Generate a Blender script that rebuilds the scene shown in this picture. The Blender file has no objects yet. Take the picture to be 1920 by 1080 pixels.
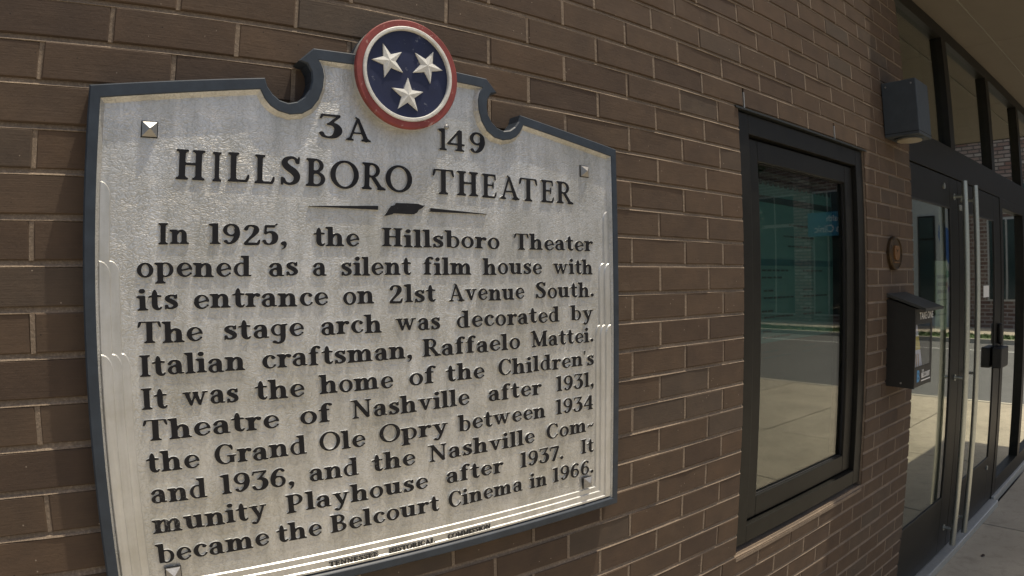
import bpy, bmesh, math, random
import numpy as np
from mathutils import Vector, Matrix

random.seed(7)
rng = np.random.default_rng(7)
scene = bpy.context.scene
COL = scene.collection

# ------------------------------------------------------------------ units
# the layout is measured in brick courses (2 2/3 inch); U turns it into metres
U = 0.0677333
GZ = 33.7                      # ground level lies 33.7 courses under course row 0
def W(x, y, z):
    return (x * U, y * U, (z + GZ) * U)

# ------------------------------------------------------------------ camera (wide lens with barrel distortion)
cam_data = bpy.data.cameras.new('camera')
cam = bpy.data.objects.new('camera', cam_data)
COL.objects.link(cam)
scene.camera = cam
CC = np.array([-15.160526510346976, -15.646319272348903, -7.441538987163574])
RM = np.array([[0.8076339254886219, -0.5895655937318655, -0.011825949742608562],
               [-0.015951348590949523, -0.0017952611777573152, -0.9998711574575164],
               [0.589468401933345, 0.8077185077270295, -0.010854280135119342]])
right, down, fwd = RM
m = Matrix.Identity(4)
for i in range(3):
    m[i][0] = right[i]; m[i][1] = -down[i]; m[i][2] = -fwd[i]
m.translation = Vector(W(*CC))
cam.matrix_world = m
cam_data.type = 'PANO'
cam_data.panorama_type = 'FISHEYE_LENS_POLYNOMIAL'
cam_data.fisheye_fov = math.radians(160)
cam_data.sensor_width = 36.0
cam_data.sensor_fit = 'HORIZONTAL'
cam_data.fisheye_polynomial_k0 = 0.0
cam_data.fisheye_polynomial_k1 = -0.0438448308145957
cam_data.fisheye_polynomial_k2 = -5.0826471797939994e-05
cam_data.fisheye_polynomial_k3 = 7.570117967186281e-06
cam_data.fisheye_polynomial_k4 = 3.178243077664309e-08
cam_data.clip_start = 0.01
cam_data.clip_end = 2000.0

def project(x, y, z):
    v = RM @ (np.array([x, y, z]) - CC)
    r = math.hypot(v[0], v[1]); th = math.atan2(r, v[2])
    R = 1211.93579 * (th + 0.04345 * th**3 + 0.05964 * th**5)
    return 960 + R * v[0] / r, 540 + R * v[1] / r

# ------------------------------------------------------------------ light
SUN = Vector((0.225, -0.14, 1.0)).normalized()      # towards the sun
world = bpy.data.worlds.new('World'); scene.world = world; world.use_nodes = True
wn = world.node_tree; wn.nodes.clear()
sky = wn.nodes.new('ShaderNodeTexSky'); sky.sky_type = 'NISHITA'; sky.sun_disc = False
sky.sun_elevation = math.asin(SUN.z); sky.sun_rotation = math.atan2(SUN.x, SUN.y)
sky.air_density = 1.0; sky.dust_density = 5.0; sky.ozone_density = 0.4
bg = wn.nodes.new('ShaderNodeBackground'); bg.inputs['Strength'].default_value = 0.12
wo = wn.nodes.new('ShaderNodeOutputWorld')
wn.links.new(sky.outputs[0], bg.inputs[0]); wn.links.new(bg.outputs[0], wo.inputs[0])
sun_data = bpy.data.lights.new('sun', 'SUN'); sun_data.energy = 3.9; sun_data.angle = math.radians(0.55)
sun_data.color = (1.0, 0.90, 0.74)
sun = bpy.data.objects.new('sun', sun_data); COL.objects.link(sun)
sun.rotation_euler = SUN.to_track_quat('Z', 'Y').to_euler(); sun.location = (0, -4, 12)
scene.view_settings.view_transform = 'Standard'
scene.view_settings.look = 'None'
scene.view_settings.gamma = 1.0
scene.view_settings.exposure = 0.15
scene.view_settings.use_curve_mapping = False
scene.cycles.max_bounces = 8

# ------------------------------------------------------------------ materials
def new_mat(name):
    mt = bpy.data.materials.new(name); mt.use_nodes = True
    nt = mt.node_tree
    return mt, nt, nt.nodes['Principled BSDF']
def N(nt, kind, **kw):
    n = nt.nodes.new(kind)
    for k, v in kw.items():
        if k.startswith('i_'):
            n.inputs[k[2:].replace('_', ' ')].default_value = v
        else:
            setattr(n, k, v)
    return n
def L(nt, a, b): nt.links.new(a, b)
def ramp(nt, fac, stops):
    r = nt.nodes.new('ShaderNodeValToRGB')
    while len(r.color_ramp.elements) < len(stops): r.color_ramp.elements.new(0.5)
    for e, (p, c) in zip(r.color_ramp.elements, stops):
        e.position = p; e.color = (*c, 1) if len(c) == 3 else c
    L(nt, fac, r.inputs[0]); return r
def mix(nt, fac, a, b, mode='MIX'):
    mx = nt.nodes.new('ShaderNodeMix'); mx.data_type = 'RGBA'; mx.blend_type = mode
    for sock, v in ((mx.inputs[0], fac), (mx.inputs[6], a), (mx.inputs[7], b)):
        if hasattr(v, 'is_linked') or hasattr(v, 'links'): L(nt, v, sock)
        elif isinstance(v, (int, float)): sock.default_value = v
        else: sock.default_value = (*v, 1)
    return mx.outputs[2]
def noise(nt, scale, detail=4, rough=0.55, vec=None, dist=0.0):
    n = N(nt, 'ShaderNodeTexNoise'); n.inputs['Scale'].default_value = scale
    n.inputs['Detail'].default_value = detail; n.inputs['Roughness'].default_value = rough
    n.inputs['Distortion'].default_value = dist
    if vec is not None: L(nt, vec, n.inputs['Vector'])
    return n.outputs[0]
def geo_pos(nt, scale=None):
    g = N(nt, 'ShaderNodeNewGeometry').outputs['Position']
    if scale:
        mp = N(nt, 'ShaderNodeMapping'); mp.inputs['Scale'].default_value = scale
        L(nt, g, mp.inputs['Vector']); return mp.outputs[0]
    return g
def bump(nt, h, strength, dist, bsdf=None, normal=None):
    b = N(nt, 'ShaderNodeBump'); b.inputs['Strength'].default_value = strength
    b.inputs['Distance'].default_value = dist; L(nt, h, b.inputs['Height'])
    if normal is not None: L(nt, normal, b.inputs['Normal'])
    if bsdf is not None: L(nt, b.outputs[0], bsdf.inputs['Normal'])
    return b.outputs[0]
def simple(name, col, rough=0.6, metal=0.0, var=0.12, nscale=60, bstr=0.0, spec=0.5, bscale=None):
    mt, nt, b = new_mat(name)
    p = geo_pos(nt)
    n = noise(nt, nscale, 4, 0.6, p)
    c0 = tuple(c * (1 - var) for c in col); c1 = tuple(c * (1 + var) for c in col)
    r = ramp(nt, n, [(0.3, c0), (0.7, c1)])
    L(nt, r.outputs[0], b.inputs['Base Color'])
    b.inputs['Roughness'].default_value = rough; b.inputs['Metallic'].default_value = metal
    b.inputs['Specular IOR Level'].default_value = spec
    if bstr: bump(nt, noise(nt, bscale or nscale * 3, 3, 0.6, p), bstr, 0.001, b)
    return mt

# bricks: wire-cut brown clay
M = {}
def brick_mat():
    mt, nt, b = new_mat('brown_brick')
    p = geo_pos(nt)
    oi = N(nt, 'ShaderNodeObjectInfo'); at = N(nt, 'ShaderNodeAttribute', attribute_name='tone')
    ad = N(nt, 'ShaderNodeMath', operation='ADD'); L(nt, oi.outputs['Random'], ad.inputs[0]); L(nt, at.outputs['Fac'], ad.inputs[1])
    fr = N(nt, 'ShaderNodeMath', operation='FRACT'); L(nt, ad.outputs[0], fr.inputs[0])
    base = ramp(nt, fr.outputs[0], [(0.0, (0.080, 0.058, 0.044)), (0.12, (0.098, 0.070, 0.051)), (0.45, (0.106, 0.077, 0.055)), (0.80, (0.116, 0.081, 0.056)), (1.0, (0.098, 0.080, 0.064))])
    n1 = noise(nt, 14, 5, 0.6, p)
    c = mix(nt, 1.0, base.outputs[0], ramp(nt, n1, [(0.25, (0.80, 0.80, 0.82)), (0.75, (1.16, 1.12, 1.06))]).outputs[0], 'MULTIPLY')
    hs = geo_pos(nt, (12, 12, 420))
    n2 = noise(nt, 1.0, 3, 0.6, hs)
    c = mix(nt, 0.35, c, mix(nt, 1.0, c, ramp(nt, n2, [(0.3, (0.8, 0.8, 0.8)), (0.7, (1.2, 1.2, 1.2))]).outputs[0], 'MULTIPLY'))
    # small iron spots and pale lime flecks
    v = N(nt, 'ShaderNodeTexVoronoi'); v.inputs['Scale'].default_value = 95; L(nt, p, v.inputs['Vector'])
    wn_ = N(nt, 'ShaderNodeSeparateColor'); L(nt, v.outputs['Color'], wn_.inputs[0])
    sp = N(nt, 'ShaderNodeMath', operation='LESS_THAN'); L(nt, v.outputs['Distance'], sp.inputs[0]); sp.inputs[1].default_value = 0.12
    gt = N(nt, 'ShaderNodeMath', operation='GREATER_THAN'); L(nt, wn_.outputs[0], gt.inputs[0]); gt.inputs[1].default_value = 0.91
    ml = N(nt, 'ShaderNodeMath', operation='MULTIPLY'); L(nt, sp.outputs[0], ml.inputs[0]); L(nt, gt.outputs[0], ml.inputs[1])
    c = mix(nt, 1.0, c, (0.80, 0.775, 0.74), 'MULTIPLY')
    c = mix(nt, ml.outputs[0], c, (0.03, 0.022, 0.017))
    gt2 = N(nt, 'ShaderNodeMath', operation='LESS_THAN'); L(nt, wn_.outputs[1], gt2.inputs[0]); gt2.inputs[1].default_value = 0.010
    ml2 = N(nt, 'ShaderNodeMath', operation='MULTIPLY'); L(nt, sp.outputs[0], ml2.inputs[0]); L(nt, gt2.outputs[0], ml2.inputs[1])
    c = mix(nt, ml2.outputs[0], c, (0.26, 0.21, 0.16))
    # mortar smears near the edges of some bricks
    n3 = noise(nt, 5, 6, 0.7, p)
    sm = ramp(nt, n3, [(0.60, (0, 0, 0)), (0.78, (0.22, 0.22, 0.22))])
    c = mix(nt, sm.outputs[0], c, (0.20, 0.16, 0.12))
    L(nt, c, b.inputs['Base Color'])
    b.inputs['Roughness'].default_value = 0.82; b.inputs['Specular IOR Level'].default_value = 0.3
    nb = noise(nt, 160, 4, 0.65, p)
    n1b = bump(nt, n2, 0.25, 0.0012)
    n2b = bump(nt, n1, 0.5, 0.003, normal=n1b)
    bump(nt, nb, 0.35, 0.001, b, n2b)
    return mt
M['brick'] = brick_mat()
def mortar_mat():
    mt, nt, b = new_mat('sand_mortar')
    p = geo_pos(nt)
    n = noise(nt, 220, 5, 0.7, p); n2 = noise(nt, 9, 4, 0.6, p)
    r = ramp(nt, n, [(0.3, (0.135, 0.104, 0.076)), (0.55, (0.205, 0.16, 0.117)), (0.78, (0.34, 0.275, 0.205))])
    c = mix(nt, 1.0, r.outputs[0], ramp(nt, n2, [(0.3, (0.8, 0.8, 0.8)), (0.7, (1.2, 1.17, 1.12))]).outputs[0], 'MULTIPLY')
    L(nt, c, b.inputs['Base Color']); b.inputs['Roughness'].default_value = 0.95
    bump(nt, n, 0.8, 0.0016, b, bump(nt, noise(nt, 45, 4, 0.6, p), 0.6, 0.003))
    return mt
M['mortar'] = mortar_mat()
def field_mat(wrinkle=1.0):
    mt, nt, b = new_mat('aluminium_paint' if wrinkle else 'smooth_aluminium_paint')
    p = geo_pos(nt)
    warp = N(nt, 'ShaderNodeTexNoise'); warp.inputs['Scale'].default_value = 28; warp.inputs['Detail'].default_value = 3
    L(nt, p, warp.inputs['Vector'])
    av = N(nt, 'ShaderNodeVectorMath', operation='SCALE'); L(nt, warp.outputs['Color'], av.inputs[0]); av.inputs['Scale'].default_value = 0.03
    ad = N(nt, 'ShaderNodeVectorMath', operation='ADD'); L(nt, p, ad.inputs[0]); L(nt, av.outputs[0], ad.inputs[1])
    # two families of creases, like crinkled leather
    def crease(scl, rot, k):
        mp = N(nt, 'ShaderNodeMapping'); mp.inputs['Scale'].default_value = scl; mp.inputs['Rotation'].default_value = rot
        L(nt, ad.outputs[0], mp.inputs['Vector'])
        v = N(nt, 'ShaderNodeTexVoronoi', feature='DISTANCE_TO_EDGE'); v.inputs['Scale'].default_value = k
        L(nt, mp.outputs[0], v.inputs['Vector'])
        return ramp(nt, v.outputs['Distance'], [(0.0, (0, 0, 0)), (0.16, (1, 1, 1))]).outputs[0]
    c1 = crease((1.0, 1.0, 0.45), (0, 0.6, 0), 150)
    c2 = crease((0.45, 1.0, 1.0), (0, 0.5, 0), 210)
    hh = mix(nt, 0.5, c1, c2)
    patch = ramp(nt, noise(nt, 9, 3, 0.6, p), [(0.30, (0.40, 0.40, 0.40)), (0.62, (1, 1, 1))])
    fine = noise(nt, 500, 3, 0.6, p)
    st = noise(nt, 1.0, 4, 0.6, geo_pos(nt, (60, 60, 5)))
    streak = ramp(nt, st, [(0.35, (0.86, 0.86, 0.85)), (0.60, (1.0, 1.0, 1.0)), (0.78, (1.14, 1.13, 1.10))])
    base = mix(nt, 1.0, (0.60, 0.605, 0.595), streak.outputs[0], 'MULTIPLY')
    dirt = ramp(nt, noise(nt, 6, 6, 0.7, p), [(0.30, (0.80, 0.78, 0.72)), (0.62, (1.05, 1.05, 1.05))])
    base = mix(nt, 1.0, base, dirt.outputs[0], 'MULTIPLY')
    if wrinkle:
        crease_shade = ramp(nt, hh, [(0.1, (0.70, 0.69, 0.66)), (0.75, (1.05, 1.05, 1.05))])  # shade and dirt of the creases painted into the base colour
        base = mix(nt, 0.55, base, mix(nt, 1.0, base, crease_shade.outputs[0], 'MULTIPLY'))
    L(nt, base, b.inputs['Base Color'])
    b.inputs['Metallic'].default_value = 0.60; b.inputs['Roughness'].default_value = 0.40
    if wrinkle:
        hm = N(nt, 'ShaderNodeMix'); hm.data_type = 'RGBA'
        pm = mix(nt, 1.0, hh, patch.outputs[0], 'MULTIPLY')
        n1 = bump(nt, pm, 0.45, 0.0015)
        bump(nt, noise(nt, 170, 4, 0.6, p), 0.22, 0.0010, b, n1)
    else:
        bump(nt, fine, 0.25, 0.0006, b, bump(nt, noise(nt, 60, 3, 0.6, p), 0.3, 0.001))
    return mt
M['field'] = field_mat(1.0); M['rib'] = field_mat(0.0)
def worn_paint(name, col, under, rough, thresh, nscale=120, metal=0.0, spec=0.4):
    mt, nt, b = new_mat(name); b.inputs['Specular IOR Level'].default_value = spec
    p = geo_pos(nt)
    n = noise(nt, nscale, 6, 0.75, p); n2 = noise(nt, 7, 2, 0.5, p)
    ad = N(nt, 'ShaderNodeMath', operation='MULTIPLY_ADD'); L(nt, n2, ad.inputs[0]); ad.inputs[1].default_value = 0.55; L(nt, n, ad.inputs[2])
    r = ramp(nt, ad.outputs[0], [(thresh, (0, 0, 0)), (thresh + 0.03, (1, 1, 1))])
    base = ramp(nt, noise(nt, 25, 4, 0.6, p), [(0.3, tuple(c * 0.8 for c in col)), (0.7, tuple(c * 1.25 for c in col))])
    L(nt, mix(nt, r.outputs[0], base.outputs[0], under), b.inputs['Base Color'])
    b.inputs['Roughness'].default_value = rough; b.inputs['Metallic'].default_value = metal
    bump(nt, n, 0.3, 0.0008, b)
    return mt
M['black_enamel'] = worn_paint('black_enamel', (0.010, 0.010, 0.012), (0.16, 0.16, 0.15), 0.5, 0.985, 230, 0.0, 0.25)
M['slate'] = worn_paint('slate_paint', (0.027, 0.037, 0.050), (0.10, 0.11, 0.12), 0.45, 1.01, 90)
M['faded'] = worn_paint('faded_enamel', (0.03, 0.03, 0.03), (0.3, 0.3, 0.28), 0.5, 0.90, 300)
M['red'] = worn_paint('red_enamel', (0.22, 0.045, 0.038), (0.40, 0.22, 0.19), 0.55, 0.93, 90)
M['navy'] = worn_paint('navy_enamel', (0.010, 0.015, 0.050), (0.10, 0.11, 0.15), 0.5, 0.97, 60)
M['cream'] = simple('cream_enamel', (0.60, 0.60, 0.56), 0.55, 0.0, 0.14, 70, 0.4)
M['stud'] = simple('steel_stud', (0.33, 0.325, 0.31), 0.38, 0.75, 0.12, 150, 0.2)
M['bronze'] = simple('dark_bronze_aluminium', (0.014, 0.0135, 0.011), 0.45, 0.10, 0.18, 18, 0.05, 0.25)
M['bronze_in'] = simple('dark_reveal', (0.018, 0.018, 0.016), 0.5, 0.1, 0.15, 20)
M['steel_lintel'] = simple('painted_steel_angle', (0.032, 0.035, 0.033), 0.45, 0.3, 0.2, 25, 0.1)
M['fixture'] = simple('charcoal_fixture', (0.045, 0.055, 0.062), 0.55, 0.2, 0.1, 30, 0.1)
M['lens'] = simple('frosted_lens', (0.30, 0.26, 0.19), 0.3, 0, 0.05, 40)
M['brushed'] = simple('brushed_steel', (0.50, 0.52, 0.47), 0.32, 0.8, 0.1, 90, 0.05)
M['threshold'] = simple('mill_aluminium', (0.55, 0.56, 0.53), 0.4, 0.6, 0.1, 40, 0.1)
M['blackplastic'] = simple('black_plastic', (0.012, 0.012, 0.011), 0.5, 0, 0.2, 40, 0.1)
M['roofplastic'] = simple('weathered_black_plastic', (0.035, 0.037, 0.034), 0.55, 0, 0.2, 50, 0.2)
M['white'] = simple('white_print', (0.75, 0.75, 0.73), 0.5, 0, 0.04, 40)
M['cyan'] = simple('cyan_print', (0.03, 0.24, 0.50), 0.4, 0, 0.05, 40)
M['gasket_gap_black'] = simple('black_gap', (0.006, 0.006, 0.006), 0.9, 0, 0.1, 40)
M['brass'] = simple('aged_bronze_plaque', (0.075, 0.050, 0.026), 0.45, 0.6, 0.3, 120, 0.4)
M['brass_hi'] = simple('polished_bronze_relief', (0.24, 0.125, 0.05), 0.45, 0.6, 0.15, 120, 0.3)
M['soffit'] = simple('soffit_panel', (0.13, 0.11, 0.082), 0.7, 0, 0.04, 6, 0.05)
M['seam'] = simple('soffit_seam', (0.22, 0.21, 0.17), 0.5, 0, 0.05, 10)
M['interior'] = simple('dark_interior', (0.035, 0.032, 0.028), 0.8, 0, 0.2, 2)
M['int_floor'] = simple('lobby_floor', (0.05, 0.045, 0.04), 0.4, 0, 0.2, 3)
M['grass'] = simple('grass', (0.060, 0.095, 0.028), 0.9, 0, 0.35, 8, 0.5)
M['bark'] = simple('bark', (0.07, 0.055, 0.04), 0.9, 0, 0.3, 20, 0.6)
M['leaf'] = simple('leaf_green', (0.025, 0.05, 0.018), 0.6, 0, 0.45, 6)
M['dry_leaf'] = simple('dry_leaf', (0.035, 0.018, 0.012), 0.8, 0, 0.3, 200)
M['stucco'] = simple('grey_stucco', (0.40, 0.40, 0.37), 0.85, 0, 0.07, 3, 0.2)
M['roadpaint'] = simple('road_paint', (0.62, 0.62, 0.58), 0.7, 0, 0.1, 6)
M['tealglass'] = simple('teal_shopfront_glass', (0.016, 0.032, 0.032), 0.08, 0.0, 0.3, 0.8)
M['awning'] = simple('teal_fascia', (0.03, 0.065, 0.068), 0.6, 0, 0.15, 2)
M['sign_blue'] = simple('blue_sign_panel', (0.03, 0.19, 0.30), 0.35, 0, 0.05, 2)
M['wood'] = simple('painted_trim', (0.42, 0.40, 0.36), 0.6, 0, 0.08, 4)

def concrete_mat(name, col, stain=0.25):
    mt, nt, b = new_mat(name)
    p = geo_pos(nt)
    n1 = noise(nt, 1.3, 6, 0.65, p); n2 = noise(nt, 180, 4, 0.7, p); n3 = noise(nt, 9, 5, 0.7, p, 0.6)
    oi = N(nt, 'ShaderNodeObjectInfo')
    c = ramp(nt, n1, [(0.25, tuple(x * (1 - stain) for x in col)), (0.75, tuple(x * (1 + stain * 0.6) for x in col))]).outputs[0]
    c = mix(nt, 1.0, c, ramp(nt, n3, [(0.28, (0.74, 0.74, 0.74)), (0.5, (1, 1, 1))]).outputs[0], 'MULTIPLY')
    c = mix(nt, 1.0, c, ramp(nt, n2, [(0.3, (0.87, 0.87, 0.87)), (0.7, (1.12, 1.12, 1.1))]).outputs[0], 'MULTIPLY')
    c = mix(nt, 1.0, c, ramp(nt, oi.outputs['Random'], [(0, (0.93, 0.93, 0.93)), (1, (1.05, 1.04, 1.02))]).outputs[0], 'MULTIPLY')
    L(nt, c, b.inputs['Base Color']); b.inputs['Roughness'].default_value = 0.9
    bump(nt, n2, 0.4, 0.001, b, bump(nt, n3, 0.3, 0.002))
    return mt
M['concrete'] = concrete_mat('sidewalk_concrete', (0.395, 0.35, 0.27))
M['joint'] = concrete_mat('joint_dirt', (0.06, 0.055, 0.045))
M['asphalt'] = concrete_mat('worn_asphalt', (0.125, 0.125, 0.12), 0.15)
M['kerb'] = concrete_mat('kerb_concrete', (0.42, 0.39, 0.32))

def glass_mat(name, tint, boost, base=0.02):
    mt, nt, b = new_mat(name)
    nt.nodes.remove(b)
    out = nt.nodes['Material Output']
    tr = N(nt, 'ShaderNodeBsdfTransparent'); tr.inputs[0].default_value = (*tint, 1)
    gl = N(nt, 'ShaderNodeBsdfGlossy'); gl.inputs['Roughness'].default_value = 0.018
    gl.inputs[0].default_value = (0.95, 0.97, 0.93, 1)
    nb = noise(nt, 1.6, 1, 0.4, geo_pos(nt))
    nrm = bump(nt, nb, 0.05, 0.004); L(nt, nrm, gl.inputs['Normal'])
    ge = N(nt, 'ShaderNodeNewGeometry')
    dt = N(nt, 'ShaderNodeVectorMath', operation='DOT_PRODUCT'); L(nt, ge.outputs['Normal'], dt.inputs[0]); L(nt, ge.outputs['Incoming'], dt.inputs[1])
    ab = N(nt, 'ShaderNodeMath', operation='ABSOLUTE'); L(nt, dt.outputs['Value'], ab.inputs[0])
    om = N(nt, 'ShaderNodeMath', operation='SUBTRACT', use_clamp=True); om.inputs[0].default_value = 1.0; L(nt, ab.outputs[0], om.inputs[1])
    pw = N(nt, 'ShaderNodeMath', operation='POWER'); L(nt, om.outputs[0], pw.inputs[0]); pw.inputs[1].default_value = 5.0
    ma = N(nt, 'ShaderNodeMath', operation='MULTIPLY_ADD', use_clamp=True); L(nt, pw.outputs[0], ma.inputs[0])
    ma.inputs[1].default_value = 0.96 * boost; ma.inputs[2].default_value = 0.04 * boost + base
    ms = N(nt, 'ShaderNodeMixShader'); L(nt, ma.outputs[0], ms.inputs[0]); L(nt, tr.outputs[0], ms.inputs[1]); L(nt, gl.outputs[0], ms.inputs[2])
    L(nt, ms.outputs[0], out.inputs[0])
    return mt
M['glass'] = glass_mat('reflective_tinted_glass', (0.78, 0.82, 0.76), 2.1)
M['case_glass'] = glass_mat('case_glass', (0.84, 0.86, 0.84), 1.6)
M['clear'] = glass_mat('clear_acrylic', (0.9, 0.9, 0.9), 1.0)

def far_brick(name, c1, c2, mortar, sx=1.0, scale=1.0):
    mt, nt, b = new_mat(name)
    mp = N(nt, 'ShaderNodeMapping'); mp.inputs['Rotation'].default_value = (0, math.radians(-90), 0)
    cx = N(nt, 'ShaderNodeSeparateXYZ'); L(nt, geo_pos(nt), cx.inputs[0])
    cb = N(nt, 'ShaderNodeCombineXYZ'); 
    sm = N(nt, 'ShaderNodeMath', operation='ADD'); L(nt, cx.outputs[1], sm.inputs[0]); L(nt, cx.outputs[0], sm.inputs[1])
    L(nt, sm.outputs[0], cb.inputs[0]); L(nt, cx.outputs[2], cb.inputs[1])
    bt = N(nt, 'ShaderNodeTexBrick'); L(nt, cb.outputs[0], bt.inputs['Vector'])
    bt.inputs['Scale'].default_value = scale; bt.inputs['Brick Width'].default_value = 0.42; bt.inputs['Row Height'].default_value = 0.135
    bt.inputs['Mortar Size'].default_value = 0.022
    bt.inputs['Color1'].default_value = (*c1, 1); bt.inputs['Color2'].default_value = (*c2, 1); bt.inputs['Mortar'].default_value = (*mortar, 1)
    L(nt, bt.outputs['Color'], b.inputs['Base Color']); b.inputs['Roughness'].default_value = 0.9
    return mt
M['far_brick_dark'] = far_brick('red_brown_brick', (0.12, 0.062, 0.045), (0.20, 0.13, 0.10), (0.30, 0.26, 0.22))
M['far_brick_pale'] = far_brick('whitewashed_brick', (0.42, 0.36, 0.31), (0.24, 0.13, 0.10), (0.10, 0.08, 0.07))

# ------------------------------------------------------------------ mesh helpers
class MB:
    """collects geometry in course units"""
    def __init__(s): s.v = []; s.f = []; s.mi = []
    def add(s, verts, faces, mi=0):
        o = len(s.v); s.v += [tuple(map(float, p)) for p in verts]
        s.f += [tuple(i + o for i in f) for f in faces]; s.mi += [mi] * len(faces)
        return s
    def box(s, x0, x1, y0, y1, z0, z1, mi=0, bev=0.0):
        if bev <= 0:
            v = [(x0, y0, z0), (x1, y0, z0), (x1, y1, z0), (x0, y1, z0), (x0, y0, z1), (x1, y0, z1), (x1, y1, z1), (x0, y1, z1)]
            return s.add(v, [(0, 3, 2, 1), (4, 5, 6, 7), (0, 1, 5, 4), (1, 2, 6, 5), (2, 3, 7, 6), (3, 0, 4, 7)], mi)
        bm = bmesh.new(); bmesh.ops.create_cube(bm, size=1)
        for q in bm.verts:
            q.co = Vector(((x0 + x1) / 2 + q.co.x * (x1 - x0), (y0 + y1) / 2 + q.co.y * (y1 - y0), (z0 + z1) / 2 + q.co.z * (z1 - z0)))
        bmesh.ops.bevel(bm, geom=bm.edges[:], offset=bev, segments=2, affect='EDGES', profile=0.6)
        bm.verts.index_update()
        s.add([q.co[:] for q in bm.verts], [[q.index for q in f.verts] for f in bm.faces], mi); bm.free(); return s
    def prism(s, pts, y0, y1, mi=0, side_mi=None):
        """pts: (x,z) outline, extruded from y0 (front, towards camera) to y1"""
        n = len(pts); a = sum(pts[i][0] * pts[(i + 1) % n][1] - pts[(i + 1) % n][0] * pts[i][1] for i in range(n))
        if a < 0: pts = pts[::-1]
        v = [(x, y0, z) for x, z in pts] + [(x, y1, z) for x, z in pts]
        s.add(v, [tuple(range(n)), tuple(range(2 * n - 1, n - 1, -1))], mi)
        o = len(s.v) - 2 * n; sm_ = mi if side_mi is None else side_mi
        for i in range(n):
            j = (i + 1) % n
            s.f.append((o + i, o + n + i, o + n + j, o + j)); s.mi.append(sm_)
        return s
    def cyl(s, p0, p1, r0, r1=None, seg=16, mi=0, caps=True):
        r1 = r0 if r1 is None else r1
        a = Vector(p0); b_ = Vector(p1); d = (b_ - a).normalized()
        t = d.orthogonal().normalized(); u = d.cross(t)
        v = []
        for c, r in ((a, r0), (b_, r1)):
            for k in range(seg):
                an = 2 * math.pi * k / seg; v.append((c + (t * math.cos(an) + u * math.sin(an)) * r)[:])
        f = [(k, (k + 1) % seg, seg + (k + 1) % seg, seg + k) for k in range(seg)]
        if caps: f += [tuple(range(seg - 1, -1, -1)), tuple(range(seg, 2 * seg))]
        return s.add(v, f, mi)
    def lathe(s, cx, cz, prof, seg=64, mi=0, cap=True):
        """prof: list of (radius, y); axis along y"""
        v = []
        for r, y in prof:
            for k in range(seg):
                a = 2 * math.pi * k / seg; v.append((cx + r * math.cos(a), y, cz + r * math.sin(a)))
        f = []
        for i in range(len(prof) - 1):
            for k in range(seg):
                k2 = (k + 1) % seg
                f.append((i * seg + k, i * seg + k2, (i + 1) * seg + k2, (i + 1) * seg + k))
        if cap: f.append(tuple((len(prof) - 1) * seg + k for k in range(seg)))
        return s.add(v, f, mi)
    def mesh(s, name, mats, origin=(0, 0, 0), smooth=False):
        me = bpy.data.meshes.new(name)
        o = Vector(origin)
        me.from_pydata([(Vector(W(*p)) - o)[:] for p in s.v], [], s.f)
        for mt in (mats if isinstance(mats, (list, tuple)) else [mats]): me.materials.append(mt)
        me.polygons.foreach_set('material_index', s.mi)
        if smooth: me.polygons.foreach_set('use_smooth', [True] * len(me.polygons))
        bm = bmesh.new(); bm.from_mesh(me); bmesh.ops.recalc_face_normals(bm, faces=bm.faces[:]); bm.to_mesh(me); bm.free()
        me.update(); return me
    def build(s, name, mats, parent=None, smooth=False, origin=None, **tags):
        if origin is None:
            if s.v:
                a = np.array(s.v); c = (a.min(0) + a.max(0)) / 2; origin = W(*c)
            else: origin = (0, 0, 0)
        me = s.mesh(name, mats, origin, smooth)
        o = bpy.data.objects.new(name, me); COL.objects.link(o)
        place(o, origin, parent)
        for k, v in tags.items(): o[k] = v
        return o
WL = {}
def place(o, world, parent=None):
    WL[o.name] = Vector(world)
    if parent is not None:
        o.parent = parent; o.location = Vector(world) - WL[parent.name]
    else:
        o.location = world
def thing(name, label, cat, at, group=None):
    o = bpy.data.objects.new(name, None); COL.objects.link(o); o.empty_display_size = 0.1
    place(o, W(*at)); o['label'] = label; o['category'] = cat
    if group: o['group'] = group
    return o
def box(name, mats, parent, x0, x1, y0, y1, z0, z1, bev=0.0, **tags):
    return MB().box(x0, x1, y0, y1, z0, z1, bev=bev).build(name, mats, parent, **tags)

# ================================================================== GROUND AND STREET
struct = dict(kind='structure')
g = MB().box(-3000, 3000, -3000, 3000, -GZ - 8, -GZ - 3)
ground = g.build('ground', M['asphalt'], None, **struct)
CURB = 134.0
swk = MB().box(-260, CURB, -150, 1.2, -GZ - 2.9, -GZ - 0.16).build('sidewalk', M['joint'], None, **struct)
XJ = [58.5 + 24.5 * k for k in range(-7, 4)]            # joints at 58.5, 83, 107.5, 132
YJ = [1.2, -20.5, -42.5, -64.5, -86.5, -108.5, -130.5]
slab_cache = {}
for i in range(len(XJ)):
    for j in range(len(YJ) - 1):
        xa = XJ[i]; xb = XJ[i + 1] if i + 1 < len(XJ) else CURB - 1.6
        if xb - xa < 3: continue
        ya, yb = YJ[j + 1], YJ[j]
        key = (round(xb - xa, 2), round(yb - ya, 2))
        cx, cy = (xa + xb) / 2, (ya + yb) / 2
        if key not in slab_cache:
            mb = MB().box(xa + .07, xb - .07, ya + .07, yb - .07, -GZ - 1.4, -GZ, bev=0.10)
            slab_cache[key] = mb.mesh('paving_slab', M['concrete'], W(cx, cy, -GZ))
        o = bpy.data.objects.new('paving_slab', slab_cache[key]); COL.objects.link(o)
        place(o, W(cx, cy, -GZ + random.uniform(-.02, .02)), swk)
MB().box(CURB - 1.5, CURB, -150, 40, -GZ - 2.9, -GZ, bev=.15).build('kerb', M['kerb'], None, **struct)
MB().box(CURB + .05, 281, -400, 260, -GZ - 2.95, -GZ - 1.9).build('road', M['asphalt'], None, **struct)
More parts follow.
